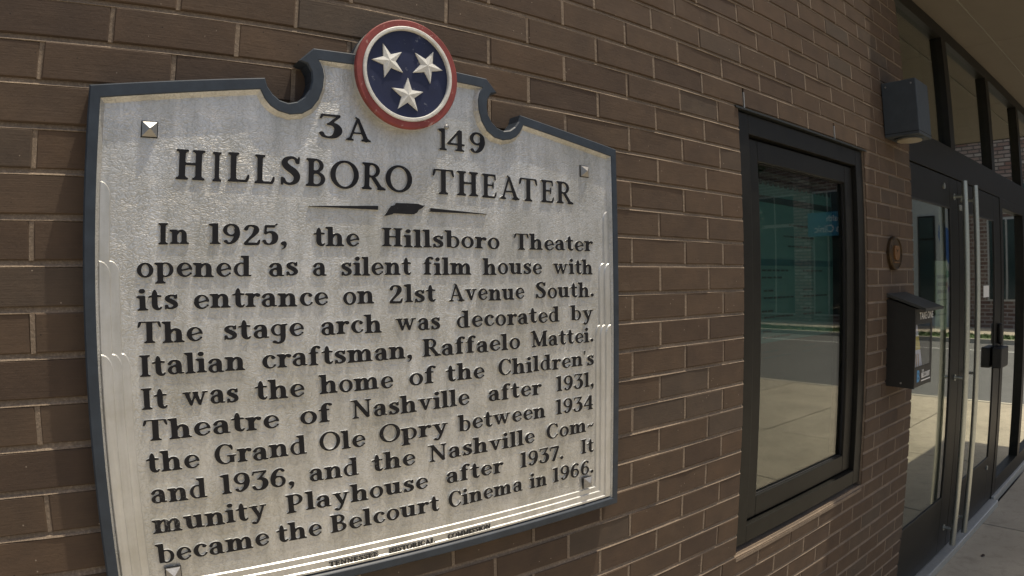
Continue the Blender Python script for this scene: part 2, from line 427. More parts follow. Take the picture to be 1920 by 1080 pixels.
for xx, nm in ((252, 1.2),):
    MB().box(xx, xx + nm, -400, 260, -GZ - 1.89, -GZ - 1.84).build('road_line', M['roadpaint'], None, **struct)
MB().box(281.05, 283, -400, 260, -GZ - 2.9, -GZ, bev=.15).build('kerb', M['kerb'], None, **struct)
MB().box(283.05, 306, -400, 260, -GZ - 2.9, -GZ - .05).build('grass_verge', M['grass'], None, **struct)
MB().box(306.05, 346, -400, 260, -GZ - 2.9, -GZ).build('far_sidewalk', M['concrete'], None, **struct)
# blades of grass on the verge
mb = MB()
for k in range(2600):
    x = random.uniform(284, 305); y = random.uniform(-230, 30); a = random.uniform(0, 6.28); h = random.uniform(.5, 1.3)
    dx, dy = math.cos(a) * .35, math.sin(a) * .35
    mb.add([(x - dx, y - dy, -GZ - .05), (x + dx, y + dy, -GZ - .05), (x + random.uniform(-.3, .3), y, -GZ + h)], [(0, 1, 2)])
mb.build('grass', M['grass'], None, kind='stuff', label='short green grass on the verge across the street', category='grass')

# ================================================================== BRICK WALL
XE, WX0, WX1, WB = 30.05, 8.56, 22.0, 19.93
wall = thing('brick_wall', 'long brown brick wall in running bond with tan raked mortar behind the silver marker', 'wall', (0, 1.5, -GZ))
mb = MB()
Y0m, Y1m = .075, 4.5
ZT = 21.9
for (x0, x1, z0, z1) in ((-36, WX0 + .02, -GZ - 1, ZT), (WX1 - .02, XE - .12, -GZ - 1, ZT), (WX0, WX1, -GZ - 1, -WB), (WX0, WX1, .08, ZT)):
    mb.box(x0, x1, Y0m + (0.0 if z1 > 0 or True else 0), Y1m, z0, z1)
MORTAR = mb
def brick_variant(Lx, var):
    r = random.Random(int(Lx * 1000) * 7 + var)
    H = .855; hx, hz = Lx / 2, H / 2; b_ = .028
    j = lambda s=.008: r.uniform(-s, s)
    front = [(-hx + b_, j(), -hz + b_), (hx - b_, j(), -hz + b_), (hx - b_, j(), hz - b_), (-hx + b_, j(), hz - b_)]
    mid = [(-hx, b_, -hz), (hx, b_, -hz), (hx, b_, hz), (-hx, b_, hz)]
    front = [(x + j(.010), y, z + j(.008)) for x, y, z in front]; mid = [(x + j(.012), y, z + j(.010)) for x, y, z in mid]
    back = [(x, 1.3, z) for x, y, z in mid]
    v = front + mid + back
    f = [(0, 1, 2, 3)]
    for i in range(4):
        k = (i + 1) % 4; f.append((4 + i, 4 + k, k, i)); f.append((8 + i, 8 + k, 4 + k, 4 + i))
    f.append((11, 10, 9, 8))
    return v, f
segs = []
def course_cuts(r):
    odd_heads = (r % 2 == 0)
    hs = [h for h in range(-24, 20) if (h % 2 != 0) == odd_heads]
    end = XE / 1.5
    cuts = [h for h in hs if h < end - .3] + [end]
    if 0 <= r < 20:
        left = [h for h in cuts if h < WX0 / 1.5 - .6]
        if odd_heads: left = [h for h in left if h <= 3] + [4.67]
        left.append(WX0 / 1.5)
        rgt = [WX1 / 1.5, 16.2, 18.2, end] if odd_heads else [WX1 / 1.5, 15.7, 17.2, 19.2, end]
        return [left, rgt]
    return [cuts]
for r in range(-21, 35):
    for cuts in course_cuts(r):
        for a, b_ in zip(cuts[:-1], cuts[1:]):
            xa, xb = a * 1.5, b_ * 1.5
            ga = .052 if a not in (WX1 / 1.5,) else 0.0
            gb = .052 if abs(b_ - XE / 1.5) > 1e-6 and abs(b_ - WX0 / 1.5) > 1e-6 else 0.0
            segs.append((xa + ga, xb - gb, r))
# weathered bed joints (top recessed, lower lip nearly flush) and flush head joints
def bed_strip(x0, x1, r):
    zt, zl = -r + .150, -r - .012
    step = 1.3; k = max(1, int((x1 - x0) / step)); prof = []
    for i in range(k + 1):
        x = x0 + (x1 - x0) * i / k; j1 = random.gauss(0, .006); j2 = random.gauss(0, .006)
        prof.append([(x, .064 + j1, zt), (x, .050 + j1, -r + .06), (x, .020 + j2, -r + .022), (x, -.002 + j2, -r + .004 + j2 * .5), (x, .03, zl)])
    v = [p for q in prof for p in q]; f = []
    for i in range(k):
        for c in range(4): a = i * 5 + c; f.append((a, a + 1, a + 6, a + 5))
    MORTAR.add(v, f)
for r in range(-21, 35):
    for cuts in course_cuts(r): bed_strip(cuts[0] * 1.5, cuts[-1] * 1.5 - (.1 if abs(cuts[-1] * 1.5 - XE) < .01 else 0), r)
    for cuts in course_cuts(r):
        for h in cuts[1:-1]:
            if r == -1 and h in (6, 12): continue
            x = h * 1.5; y = random.gauss(.016, .008); z1 = -r - .0; z0 = z1 - .862
            MORTAR.box(x - .056, x + .056, y, .2, z0, z1)
MORTAR.build('mortar', M['mortar'], wall, kind='stuff')
MK = (-15.4, .3, -15.1, -2.9)
scored = []
for xa, xb, r in segs:
    z1 = -r - .0; z0 = z1 - .855
    cx, cz = (xa + xb) / 2, (z0 + z1) / 2
    if xa > MK[0] - .1 and xb < MK[1] + .1 and z0 > MK[2] and z1 < MK[3] - .2: area = 0
    else:
        try:
            q = [project(x, 0, z) for x, z in ((xa, z0), (xb, z0), (xb, z1), (xa, z1))]
            cu = sum(p[0] for p in q) / 4; cv = sum(p[1] for p in q) / 4
            if cu < -60 or cu > 1980 or cv < -40 or cv > 1120: area = 0
            else: area = abs(sum(q[i][0] * q[(i + 1) % 4][1] - q[(i + 1) % 4][0] * q[i][1] for i in range(4))) / 2
        except Exception: area = 0
    scored.append((area, xa, xb, r, cx, cz))
scored.sort(key=lambda t: -t[0])
bcache = {}
rest = MB(); rest_tone = []
for n_, (area, xa, xb, r, cx, cz) in enumerate(scored):
    Lx = round(xb - xa, 3); var = random.randrange(4)
    dy = random.gauss(0, .010)
    if n_ < 300 and area > 0:
        key = (Lx, var)
        if key not in bcache:
            v, f = brick_variant(Lx, var)
            mm = MB().add(v, f); bcache[key] = mm.mesh('brick', M['brick'], W(0, 0, 0))
        o = bpy.data.objects.new('brick', bcache[key]); COL.objects.link(o)
        place(o, W(cx, dy, cz), wall)
        o.rotation_euler = (random.gauss(0, .006), random.gauss(0, .0012), random.gauss(0, .002))
    else:
        v, f = brick_variant(Lx, var)
        rest.add([(x + cx, y + dy, z + cz) for x, y, z in v], f); rest_tone += [random.random()] * len(v)
o = rest.build('brickwork', M['brick'], wall, kind='stuff')
at = o.data.attributes.new('tone', 'FLOAT', 'POINT'); at.data.foreach_set('value', rest_tone)
# weep joints over the display case, the openings' inner dark painted as black boxes
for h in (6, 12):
    MB().box(h * 1.5 - .075, h * 1.5 + .075, .055, .3, -.0 - .0, .93).build('weep_joint', M['gasket_gap_black'], wall)
    MB().box(h * 1.5 + .02, h * 1.5 + .055, -.03, .05, .03, .80).build('weep_flashing', M['threshold'], wall)
# sloped sill bed under the case and steel lintel over it
mb = MB(); mb.add([(WX0, -.02, -WB - .12), (WX1, -.02, -WB - .12), (WX1, 1.2, -WB + .25), (WX0, 1.2, -WB + .25), (WX0, -.02, -WB - .3), (WX1, -.02, -WB - .3), (WX1, 1.2, -WB - .3), (WX0, 1.2, -WB - .3)],
                  [(0, 1, 2, 3), (4, 7, 6, 5), (0, 4, 5, 1), (1, 5, 6, 2), (2, 6, 7, 3), (3, 7, 4, 0)])
mb.build('sill_bed', M['mortar'], wall)
MB().box(WX0 - .25, WX1 + .25, -.06, 1.2, -.02, .07).build('lintel_angle', M['steel_lintel'], wall)

# ================================================================== POSTER DISPLAY CASE
case = thing('poster_case', 'tall dark bronze framed poster case with green sheet behind glass, set into the brick wall', 'display case', (15.3, .8, -WB))
def ring(mb, X0, X1, Z0, Z1, w, y0, y1, wb=None, bev=.03, mi=0):
    wb = w if wb is None else wb
    mb.box(X0, X0 + w, y0, y1, Z0, Z1, mi, bev); mb.box(X1 - w, X1, y0, y1, Z0, Z1, mi, bev)
    mb.box(X0 + w + .003, X1 - w - .003, y0 + .004, y1, Z1 - w, Z1, mi, bev); mb.box(X0 + w + .003, X1 - w - .003, y0 + .004, y1, Z0, Z0 + wb, mi, bev)
    return mb
CX0, CX1, CZ0, CZ1 = WX0 + .05, WX1 - .05, -WB + .32, -.08
ring(MB(), CX0, CX1, CZ0, CZ1, .92, .16, 2.2, wb=.85).build('outer_frame', M['bronze'], case)
ix0, ix1, iz0, iz1 = CX0 + 1.02, CX1 - 1.02, CZ0 + .97, CZ1 - 1.02
ring(MB(), ix0, ix1, iz0, iz1, .98, .42, .95, wb=1.0, bev=.05).build('door_frame', M['bronze'], case)
box('reveal', M['bronze_in'], case, CX0 + .6, CX1 - .6, 2.0, 2.2, CZ0 + .6, CZ1 - .6)
gx0, gx1, gz0, gz1 = ix0 + .95, ix1 - .95, iz0 + .95, iz1 - .95
box('glass_pane', M['case_glass'], case, gx0, gx1, .68, .74, gz0, gz1)
ring(MB(), gx0 - .02, gx1 + .02, gz0 - .02, gz1 + .02, .10, .56, .675, bev=.02).build('gasket', M['gasket_gap_black'], case)
pm, nt, b = new_mat('green_poster_print')
zz = N(nt, 'ShaderNodeSeparateXYZ'); L(nt, geo_pos(nt), zz.inputs[0])
rr = ramp(nt, zz.outputs[2], [(0.0, (0.03, 0.13, 0.10)), (1.0, (0.03, 0.13, 0.10))])
b.inputs['Base Color'].default_value = (0.055, 0.155, 0.145, 1); b.inputs['Roughness'].default_value = 0.5
M['poster'] = pm
M['poster_dark'] = simple('poster_dark_green', (0.018, 0.038, 0.036), 0.5, 0, 0.1, 20)
M['poster_teal'] = simple('poster_teal_band', (0.010, 0.075, 0.085), 0.5, 0, 0.1, 20)
M['poster_light'] = simple('poster_pale_green', (0.06, 0.17, 0.13), 0.5, 0, 0.1, 20)
PX0, PX1, PY = 12.0, 20.1, 1.40
box('poster', M['poster'], case, PX0, PX1, PY, PY + .05, -10.6, -2.2)
M['poster_grey'] = simple('poster_dark_grey', (0.040, 0.038, 0.030), 0.5, 0, 0.1, 20)  # dark lower half added so the mirrored walk reads tan, not green
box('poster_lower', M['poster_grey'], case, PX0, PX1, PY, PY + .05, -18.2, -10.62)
box('poster_band', M['poster_dark'], case, PX0 + .02, PX1 - .02, PY - .02, PY - .004, -3.72, -3.38)
box('poster_band', M['poster_teal'], case, PX0 + .02, PX1 - .02, PY - .02, PY - .004, -6.82, -6.50)
mb = MB()
for k in range(16):   # row of scallops along the top of the sheet
    x = PX0 + .28 + k * .5; mb.cyl((x, PY - .022, -2.62), (x, PY - .004, -2.62), .24, seg=14)
mb.box(PX0 + .02, PX1 - .02, PY - .022, PY - .004, -2.6, -2.22)
mb.build('scalloped_border', M['poster_dark'], case)
mb = MB(); rr_ = random.Random(3)   # the faint lines of small print, too small to read
for z, segs_ in ((-4.75, [(.37, .62)]), (-5.35, [(.3, .72)]), (-5.85, [(.35, .66)]), (-7.1, [(.03, .34), (.55, .84)]), (-7.45, [(.03, .22)]), (-8.1, [(.05, .12), (.55, .66)]),
                 (-8.45, [(.05, .42), (.55, .9)]), (-9.1, [(.03, .16), (.55, .64)]), (-9.4, [(.05, .4), (.55, .82)]), (-10.1, [(.04, .15)]), (-10.4, [(.05, .38)]), (-11.1, [(.04, .18), (.55, .7)]), (-11.4, [(.05, .36), (.55, .8)])):
    for a, b_ in segs_:
        x = PX0 + a * 8.1
        while x < PX0 + b_ * 8.1:
            w_ = rr_.uniform(.18, .5); mb.box(x, x + w_, PY - .012, PY - .003, z, z + .09); x += w_ + .1
mb.build('print_lines', M['poster_dark'], case, kind='stuff')

# ================================================================== HISTORICAL MARKER
CXM = -7.56
YF, YB, YI = -.55, -.40, .0            # frame face, field face, back
marker = thing('historical_marker', 'silver and black cast metal historical marker with round three star seal on the brick wall', 'historical marker', (CXM, 0, -15.1))
pairs = [((7.82, -3.06), (7.56, -3.34)), ((3.81, -2.49), (3.92, -2.80)), ((3.74, -2.70), (3.80, -3.02)), ((3.60, -2.88), (3.65, -3.18)),
         ((3.42, -3.01), (3.45, -3.29)), ((3.20, -3.06), (3.15, -3.35)), ((2.98, -3.00), (2.85, -3.30)), ((2.80, -2.86), (2.60, -3.14)),
         ((2.67, -2.66), (2.42, -2.88)), ((2.62, -2.42), (2.32, -2.56)), ((2.65, -2.18), (2.30, -2.25)), ((2.76, -2.00), (2.34, -2.06)),
         ((2.98, -1.94), (2.39, -1.95)), ((2.61, -1.56), (2.46, -1.86)), ((1.45, -1.53), (1.45, -1.84))]
def full(side):
    pl = [p[side] for p in pairs]
    ptsR = [(CXM + d, z) for d, z in pl]; ptsL = [(CXM - d, z) for d, z in pl]
    bot = (7.82, -15.12) if side == 0 else (7.56, -14.87)
    # clockwise from bottom left up the left side, across the top, down the right side
    out = [(CXM - bot[0], bot[1])] + ptsL + ptsR[::-1] + [(CXM + bot[0], bot[1])]
    return out
outer, inner = full(0), full(1)
def offset(poly, d):
    n = len(poly); a = sum(poly[i][0] * poly[(i + 1) % n][1] - poly[(i + 1) % n][0] * poly[i][1] for i in range(n))
    s = 1 if a > 0 else -1; res = []
    for i in range(n):
        p0, p1, p2 = Vector(poly[i - 1]), Vector(poly[i]), Vector(poly[(i + 1) % n])
        e1 = (p1 - p0).normalized(); e2 = (p2 - p1).normalized()
        n1 = Vector((-e1.y, e1.x)) * s; n2 = Vector((-e2.y, e2.x)) * s
        t = (n1 + n2); k = max(.55, t.length_squared / 2)
        q = p1 + t / k * d * .5 * (2 if False else 1) * (1.0)
        q = p1 + (n1 + n2) * (d / max(.6, (1 + n1.dot(n2))))
        res.append(q[:])
    return res
obev = offset(outer, .035); ibev = offset(inner, -.02); flo = offset(inner, .10)
n = len(outer)
# frame: side wall, bevel, face, inner bevel
rings_ = [([(x, YI, z) for x, z in outer]), ([(x, YF + .04, z) for x, z in outer]), ([(x, YF, z) for x, z in obev]), ([(x, YF, z) for x, z in ibev]), ([(x, YF + .02, z) for x, z in inner])]
mb = MB(); v = [p for r_ in rings_ for p in r_]; f = []
for k in range(len(rings_) - 1):
    for i in range(n):
        j = (i + 1) % n; f.append((k * n + i, k * n + j, (k + 1) * n + j, (k + 1) * n + i))
f.append(tuple(range(n)))
mb.add(v, f); mb.build('frame', M['slate'], marker)
# silver field with its sloping edge
mb = MB(); v = [(x, YF + .02, z) for x, z in inner] + [(x, YB, z) for x, z in flo]
f = [(i, (i + 1) % n, n + (i + 1) % n, n + i) for i in range(n)]; f.append(tuple(range(n, 2 * n)))
mb.add(v, f)
mb.mi[n - 1] = 1                      # the slope along the bottom belongs to the dark painted border
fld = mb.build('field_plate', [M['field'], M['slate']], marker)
# stepped fluting down both sides and along the bottom
def step_outline(levels, bottom, IX=7.49, ZB=-14.80):
    """levels: list of (start z, width); returns a U outline in (d from centre)"""
    right_in = []
    w_prev = 0.0
    for z, w in levels:
        K = 6
        for k in range(K + 1):
            a = math.pi / 2 * k / K
            right_in.append((IX - (w_prev + (w - w_prev) * math.sin(a)), z - .34 * (1 - math.cos(a))))
        w_prev = w
    zt = ZB + bottom
    right_in.append((IX - w_prev, zt))
    R_ = [(CXM + d, z) for d, z in right_in]; L_ = [(CXM - d, z) for d, z in right_in]
    poly = [(CXM - IX, ZB)] + L_ + R_[::-1] + [(CXM + IX, ZB)]
    # close: left side goes from bottom-left corner up to first point
    return poly
def terrace(levels, bottom, y):
    poly = step_outline(levels, bottom)
    pin = offset(poly, .022)
    mb = MB(); n_ = len(poly)
    v = [(x, YB + .02, z) for x, z in poly] + [(x, y + .034, z) for x, z in poly] + [(x, y, z) for x, z in pin]
    f = []
    for k in range(2):
        for i in range(n_):
            j = (i + 1) % n_; f.append((k * n_ + i, k * n_ + j, (k + 1) * n_ + j, (k + 1) * n_ + i))
    f.append(tuple(range(2 * n_, 3 * n_)))
    mb.add(v, f); return mb.build('fluted_border', M['rib'], marker)
terrace([(-5.15, .25), (-6.88, .47), (-8.90, .64)], .48, YB - .035)
terrace([(-6.88, .26), (-8.90, .46)], .30, YB - .070)
terrace([(-8.90, .25)], .10, YB - .105)
# corner studs
mb = MB(); s_ = .17
for d, z in ((-6.44, -3.95), (6.45, -3.94), (6.43, -14.07), (-6.32, -14.11)):
    x = CXM + d; y = YB - (.0 if z > -10 else .07)
    mb = MB().add([(x - s_, y, z - s_), (x + s_, y, z - s_), (x + s_, y, z + s_), (x - s_, y, z + s_),
                   (x - s_, y - .05, z - s_), (x + s_, y - .05, z - s_), (x + s_, y - .05, z + s_), (x - s_, y - .05, z + s_), (x, y - .17, z)],
                  [(0, 1, 5, 4), (1, 2, 6, 5), (2, 3, 7, 6), (3, 0, 4, 7), (4, 5, 8), (5, 6, 8), (6, 7, 8), (7, 4, 8), (3, 2, 1, 0)])
    st = mb.build('corner_stud', M['stud'], marker)
    MB().box(x - s_ - .02, x + s_ + .02, y - .012, y + .02, z - s_ - .02, z + s_ + .02).build('stud_dark_edge', M['gasket_gap_black'], st)  # thin black plate drawing a dark edge round the stud
MB().lathe(-6.22, -3.15, [(.07, YB), (.07, YB - .03), (.03, YB - .05)], 12).build('small_bolt', M['stud'], marker)
# seal
SX, SZ, SY = -7.57, -1.90, -.72
seal = MB().lathe(SX, SZ, [(1.50, YI), (1.50, SY + .06), (1.47, SY + .16)], 72).build('seal', M['slate'], marker)
MB().lathe(SX, SZ, [(1.515, YB + .05), (1.515, SY + .08)], 72, cap=False).build('seal_edge', M['rib'], seal)
MB().lathe(SX, SZ, [(1.52, SY + .12), (1.52, SY + .03), (1.49, SY), (1.33, SY), (1.32, SY + .05)], 72, cap=False).build('red_ring', M['red'], seal, smooth=False)
MB().lathe(SX, SZ, [(1.325, SY + .06), (1.325, SY - .015), (1.30, SY - .035), (1.24, SY - .035), (1.22, SY - .01), (1.215, SY + .08)], 72, cap=False).build('white_ring', M['cream'], seal)
MB().lathe(SX, SZ, [(1.23, SY + .06), (1.215, SY + .055)], 72).build('blue_disc', M['navy'], seal)
def star(cx, cz, r, tip, y, h):
    v = []; f = []
    for k in range(10):
        a = math.radians(tip) + math.pi * k / 5; q = r if k % 2 == 0 else r * .40
        v.append((cx + q * math.cos(a), y, cz + q * math.sin(a)))
    for k in range(10):
        a = math.radians(tip) + math.pi * k / 5; q = (r if k % 2 == 0 else r * .40) * .96
        v.append((cx + q * math.cos(a), y - h * .45, cz + q * math.sin(a)))
    v.append((cx, y - h, cz))
    for k in range(10):
        j = (k + 1) % 10; f.append((k, j, 10 + j, 10 + k)); f.append((10 + k, 10 + j, 20))
    return MB().add(v, f)
for cx, cz, tip in ((-.575, .27, 112), (.565, .31, 67), (0.0, -.60, 91)):
    star(SX + cx, SZ + cz, .50, tip, SY + .06, .085).build('star', M['cream'], seal)

# ---- cast lettering: glyphs are drawn as distance fields and cut out of a grid
STEP = 0.030
class G:
    def __init__(s, width, lo=-.34, hi=1.08, hs=.125):
        s.w = width; s.h = hs
        s.xs = np.arange(-.08, width + .08 + STEP, STEP); s.zs = np.arange(lo, hi + STEP, STEP)
        s.X, s.Z = np.meshgrid(s.xs, s.zs); s.d = np.full(s.X.shape, 9.0)
    def u(s, d): s.d = np.minimum(s.d, d - .010); return s
    def sub(s, d): s.d = np.maximum(s.d, -d); return s
    def bx(s, x0, z0, x1, z1, r=.02):
        cx, cz, hx, hz = (x0 + x1) / 2, (z0 + z1) / 2, abs(x1 - x0) / 2 - r, abs(z1 - z0) / 2 - r
        qx = np.abs(s.X - cx) - hx; qz = np.abs(s.Z - cz) - hz
        return np.hypot(np.maximum(qx, 0), np.maximum(qz, 0)) + np.minimum(np.maximum(qx, qz), 0) - r
    def el(s, cx, cz, rx, rz):
        k = np.hypot((s.X - cx) / rx, (s.Z - cz) / rz); k2 = np.hypot((s.X - cx) / rx**2, (s.Z - cz) / rz**2) + 1e-9
        return k * (k - 1) / k2
    def ring(s, cx, cz, rx, rz, ix, iz, dx=0): return np.maximum(s.el(cx, cz, rx, rz), -s.el(cx + dx, cz, ix, iz))
    def path(s, pts):
        """smooth stroke of varying radius through (x, z, r) points"""
        P_ = np.array(pts, float); d = np.full(s.X.shape, 9.0)
        n_ = len(P_); Q = []
        for i in range(n_ - 1):
            p0 = P_[max(i - 1, 0)]; p1 = P_[i]; p2 = P_[i + 1]; p3 = P_[min(i + 2, n_ - 1)]
            for t in np.linspace(0, 1, 9, endpoint=(i == n_ - 2)):
                Q.append(.5 * ((2 * p1) + (-p0 + p2) * t + (2 * p0 - 5 * p1 + 4 * p2 - p3) * t * t + (-p0 + 3 * p1 - 3 * p2 + p3) * t**3))
        for x, z, r in Q: d = np.minimum(d, np.hypot(s.X - x, s.Z - z) - abs(r))
        return d
    def line(s, a, b_, r0, r1=None):
        r1 = r0 if r1 is None else r1
        a = np.array(a, float); b_ = np.array(b_, float); e = b_ - a
        t = np.clip(((s.X - a[0]) * e[0] + (s.Z - a[1]) * e[1]) / (e @ e), 0, 1)
        return np.hypot(s.X - a[0] - t * e[0], s.Z - a[1] - t * e[1]) - (r0 + (r1 - r0) * t)
    # composite strokes
    def stem(s, x, z0=0, z1=1, foot=True, head=None, h=None):
        h = s.h if h is None else h
        s.u(s.bx(x - h, z0, x + h, z1))
        if foot: s.foot(x, z0, h)
        if head == 'flag': s.u(s.bx(x - h - .10, z1 - .10, x + h, z1)); s.u(s.line((x - h - .06, z1 - .06), (x, z1 - .2), .035))
        if head == 'full': s.headf(x, z1, h)
        return s
    def foot(s, x, z=0, h=None):
        h = s.h if h is None else h
        s.u(s.bx(x - h - .085, z, x + h + .085, z + .085)); s.u(s.bx(x - h - .03, z, x + h + .03, z + .13, .05))
    def headf(s, x, z=1, h=None):
        h = s.h if h is None else h
        s.u(s.bx(x - h - .085, z - .085, x + h + .085, z)); s.u(s.bx(x - h - .03, z - .13, x + h + .03, z, .05))

def glyph(ch, hs):
    h = hs; x = .68
    t = .05 if hs > .10 else .045
    g = None
    if ch == 'a':
        g = G(.62, hs=h); g.u(g.path([(.10, .50, .075), (.17, .60, .06), (.29, .635, .05), (.40, .57, h * .75), (.43, .42, h), (.43, .14, h)]))
        g.u(g.ring(.25, .20, .23, .215, .095, .125, .02)); g.u(g.path([(.43, .12, h * .9), (.49, .045, .045), (.58, .05, .04)]))
        g.u(g.line((.24, .39), (.40, .43), .04))
    elif ch == 'b':
        g = G(.68, hs=h); b0 = g.ring(.37, .33, .29, .345, .15, .265, -.01); g.u(np.maximum(b0, .17 - g.X)); g.stem(.18, .02, 1, False, 'flag')
    elif ch == 'c':
        g = G(.57, hs=h); g.u(g.ring(.32, .34, .29, .345, .145, .262, .045)); g.sub(np.maximum(.36 - g.X, np.abs(g.Z - .35) - .15))
        g.u(g.el(.46, .53, .085, .085)); g.u(g.el(.51, .16, .05, .05))
    elif ch == 'd':
        g = G(.72, hs=h); b0 = g.ring(.31, .33, .285, .345, .15, .265, .01); g.u(np.maximum(b0, g.X - .50)); g.stem(.50, 0, 1, False, 'flag'); g.u(g.bx(.5, 0, .70, .085))
    elif ch == 'e':
        g = G(.60, hs=h); g.u(g.ring(.31, .34, .285, .345, .140, .258, .035)); g.sub(np.maximum(.33 - g.X, np.abs(g.Z - .235) - .085))
        g.u(g.line((.17, .30), (.50, .40), .042)); g.u(g.el(.53, .17, .05, .05))
    elif ch == 'f':
        g = G(.48, hs=h); g.stem(.20, 0, .72); g.u(g.path([(.20, .62, h), (.20, .80, h * .9), (.27, .93, .07), (.37, .955, .05), (.43, .90, .075)])); g.u(g.bx(.01, .595, .40, .685))
    elif ch == 'g':
        g = G(.66, hs=h); b0 = g.ring(.29, .38, .265, .30, .135, .215, .01); g.u(np.maximum(b0, g.X - .49))
        g.u(g.path([(.49, .56, h), (.49, .30, h), (.49, 0, h * .95), (.44, -.18, .08), (.30, -.26, .055), (.16, -.20, .08)])); g.u(g.line((.5, .62), (.63, .64), .045))
    elif ch == 'h':
        g = G(.76, hs=h); g.stem(.18, 0, 1, True, 'flag'); g.u(g.path([(.26, .46, .05), (.34, .58, .055), (.44, .62, .06), (.53, .55, h * .85), (.56, .42, h), (.56, .12, h)])); g.foot(.56)
    elif ch == 'i':
        g = G(.36, hs=h); g.stem(.18, 0, x, True, 'flag'); g.u(g.el(.17, .885, .115, .115))
    elif ch == 'l':
        g = G(.36, hs=h); g.stem(.18, 0, 1, True, 'flag')
    elif ch == 'm':
        g = G(1.12, hs=h); g.stem(.18, 0, x, True, 'flag')
        for o in (0, .37):
            g.u(g.path([(.25 + o, .46, .05), (.33 + o, .58, .055), (.42 + o, .62, .06), (.50 + o, .55, h * .85), (.53 + o, .42, h), (.53 + o, .12, h)])); g.foot(.53 + o, 0, h * .93)
    elif ch == 'n':
        g = G(.76, hs=h); g.stem(.18, 0, x, True, 'flag'); g.u(g.path([(.26, .46, .05), (.34, .58, .055), (.44, .62, .06), (.53, .55, h * .85), (.56, .42, h), (.56, .12, h)])); g.foot(.56)
    elif ch == 'o':
        g = G(.62, hs=h); g.u(g.ring(.31, .34, .295, .35, .135, .255))
    elif ch == 'p':
        g = G(.68, hs=h); b0 = g.ring(.37, .34, .29, .345, .15, .265, -.01); g.u(np.maximum(b0, .17 - g.X)); g.stem(.18, -.30, x, True, 'flag')
    elif ch == 'r':
        g = G(.54, hs=h); g.stem(.18, 0, x, True, 'flag'); g.u(g.path([(.25, .44, .05), (.32, .57, .055), (.40, .62, .06), (.46, .57, .095)]))
    elif ch == 's':
        g = G(.52, hs=h); g.u(g.path([(.42, .53, .065), (.36, .62, .05), (.24, .64, .05), (.13, .56, .075), (.14, .45, .095), (.27, .36, .105), (.39, .26, .10), (.40, .14, .08), (.28, .05, .05), (.15, .06, .05), (.09, .16, .065)]))
        g.u(g.line((.45, .52), (.45, .66), .03)); g.u(g.line((.06, .02), (.06, .18), .03))
    elif ch == 't':
        g = G(.47, hs=h); g.u(g.path([(.21, .90, .045), (.21, .80, .085), (.21, .66, h * .95), (.21, .24, h), (.26, .10, h * .8), (.36, .05, .05), (.43, .13, .04)])); g.u(g.path([(.03, .62, .045), (.21, .66, .06), (.41, .64, .05)]))
    elif ch == 'u':
        g = G(.76, hs=h); g.stem(.17, .2, x, False, 'flag'); g.u(g.path([(.17, .24, h), (.21, .10, h * .85), (.32, .055, .055), (.44, .10, .05), (.50, .18, .05)])); g.stem(.55, 0, x, False, 'flag'); g.u(g.bx(.55, 0, .75, .085))
    elif ch == 'v':
        g = G(.68, hs=h); g.u(g.line((.18, .60), (.35, .09), h * .88, .07)); g.u(g.line((.54, .62), (.36, .07), .05)); g.u(g.bx(0, x - .085, .35, x)); g.u(g.bx(.42, x - .085, .68, x))
    elif ch == 'w':
        g = G(1.02, hs=h)
        for o in (0, .34): g.u(g.line((.16 + o, .60), (.32 + o, .09), h * .85, .065)); g.u(g.line((.50 + o, .60), (.33 + o, .06), .045))
        g.u(g.bx(0, x - .085, .33, x)); g.u(g.bx(.38, x - .085, .62, x)); g.u(g.bx(.76, x - .085, 1.0, x))
    elif ch == 'y':
        g = G(.70, hs=h); g.u(g.line((.18, .60), (.38, .10), h * .88, .08)); g.u(g.path([(.57, .62, .05), (.42, .16, .06), (.32, -.12, .06), (.24, -.24, .05), (.14, -.20, .08)])); g.u(g.bx(0, x - .085, .35, x)); g.u(g.bx(.44, x - .085, .70, x))
    elif ch == 'I': g = G(.44, hs=h); g.stem(.22, 0, 1, True, 'full')
    elif ch == 'H':
        g = G(.90, hs=h); g.stem(.22, 0, 1, True, 'full'); g.stem(.68, 0, 1, True, 'full'); g.u(g.bx(.22, .48, .68, .57))
    elif ch == 'L':
        g = G(.74, hs=h); g.stem(.22, 0, 1, True, 'full'); g.u(g.bx(.1, 0, .66, .095)); g.u(g.path([(.62, .05, .05), (.67, .14, .05), (.69, .24, .035)]))
    elif ch == 'E':
        g = G(.76, hs=h); g.stem(.22, 0, 1, True, 'full'); g.u(g.bx(.1, 0, .66, .095)); g.u(g.path([(.62, .05, .05), (.68, .14, .045), (.70, .25, .03)]))
        g.u(g.bx(.1, .905, .64, 1)); g.u(g.line((.64, .96), (.66, .78), .04)); g.u(g.bx(.2, .49, .56, .575)); g.u(g.line((.56, .42), (.56, .65), .035))
    elif ch == 'T':
        g = G(.80, hs=h); g.stem(.40, 0, 1); g.u(g.bx(.06, .925, .74, 1)); g.u(g.path([(.08, .95, .05), (.06, .85, .05), (.03, .74, .035)])); g.u(g.path([(.72, .95, .05), (.74, .85, .05), (.77, .74, .035)]))
    elif ch == 'A':
        g = G(.90, hs=h); g.u(g.line((.44, .93), (.73, .06), h * .55, h * .95)); g.u(g.line((.43, .93), (.17, .05), .045)); g.u(g.bx(.26, .30, .66, .375)); g.foot(.17, 0, .05); g.foot(.73, 0, h * .9); g.u(g.line((.37, .99), (.46, .9), .035, .05))
    elif ch == 'B':
        g = G(.76, hs=h); g.stem(.22, 0, 1, True, 'full')
        b1 = g.ring(.36, .745, .29, .255, .14, .165); g.u(np.maximum(b1, .22 - g.X)); b2 = g.ring(.38, .27, .33, .27, .17, .18); g.u(np.maximum(b2, .22 - g.X))
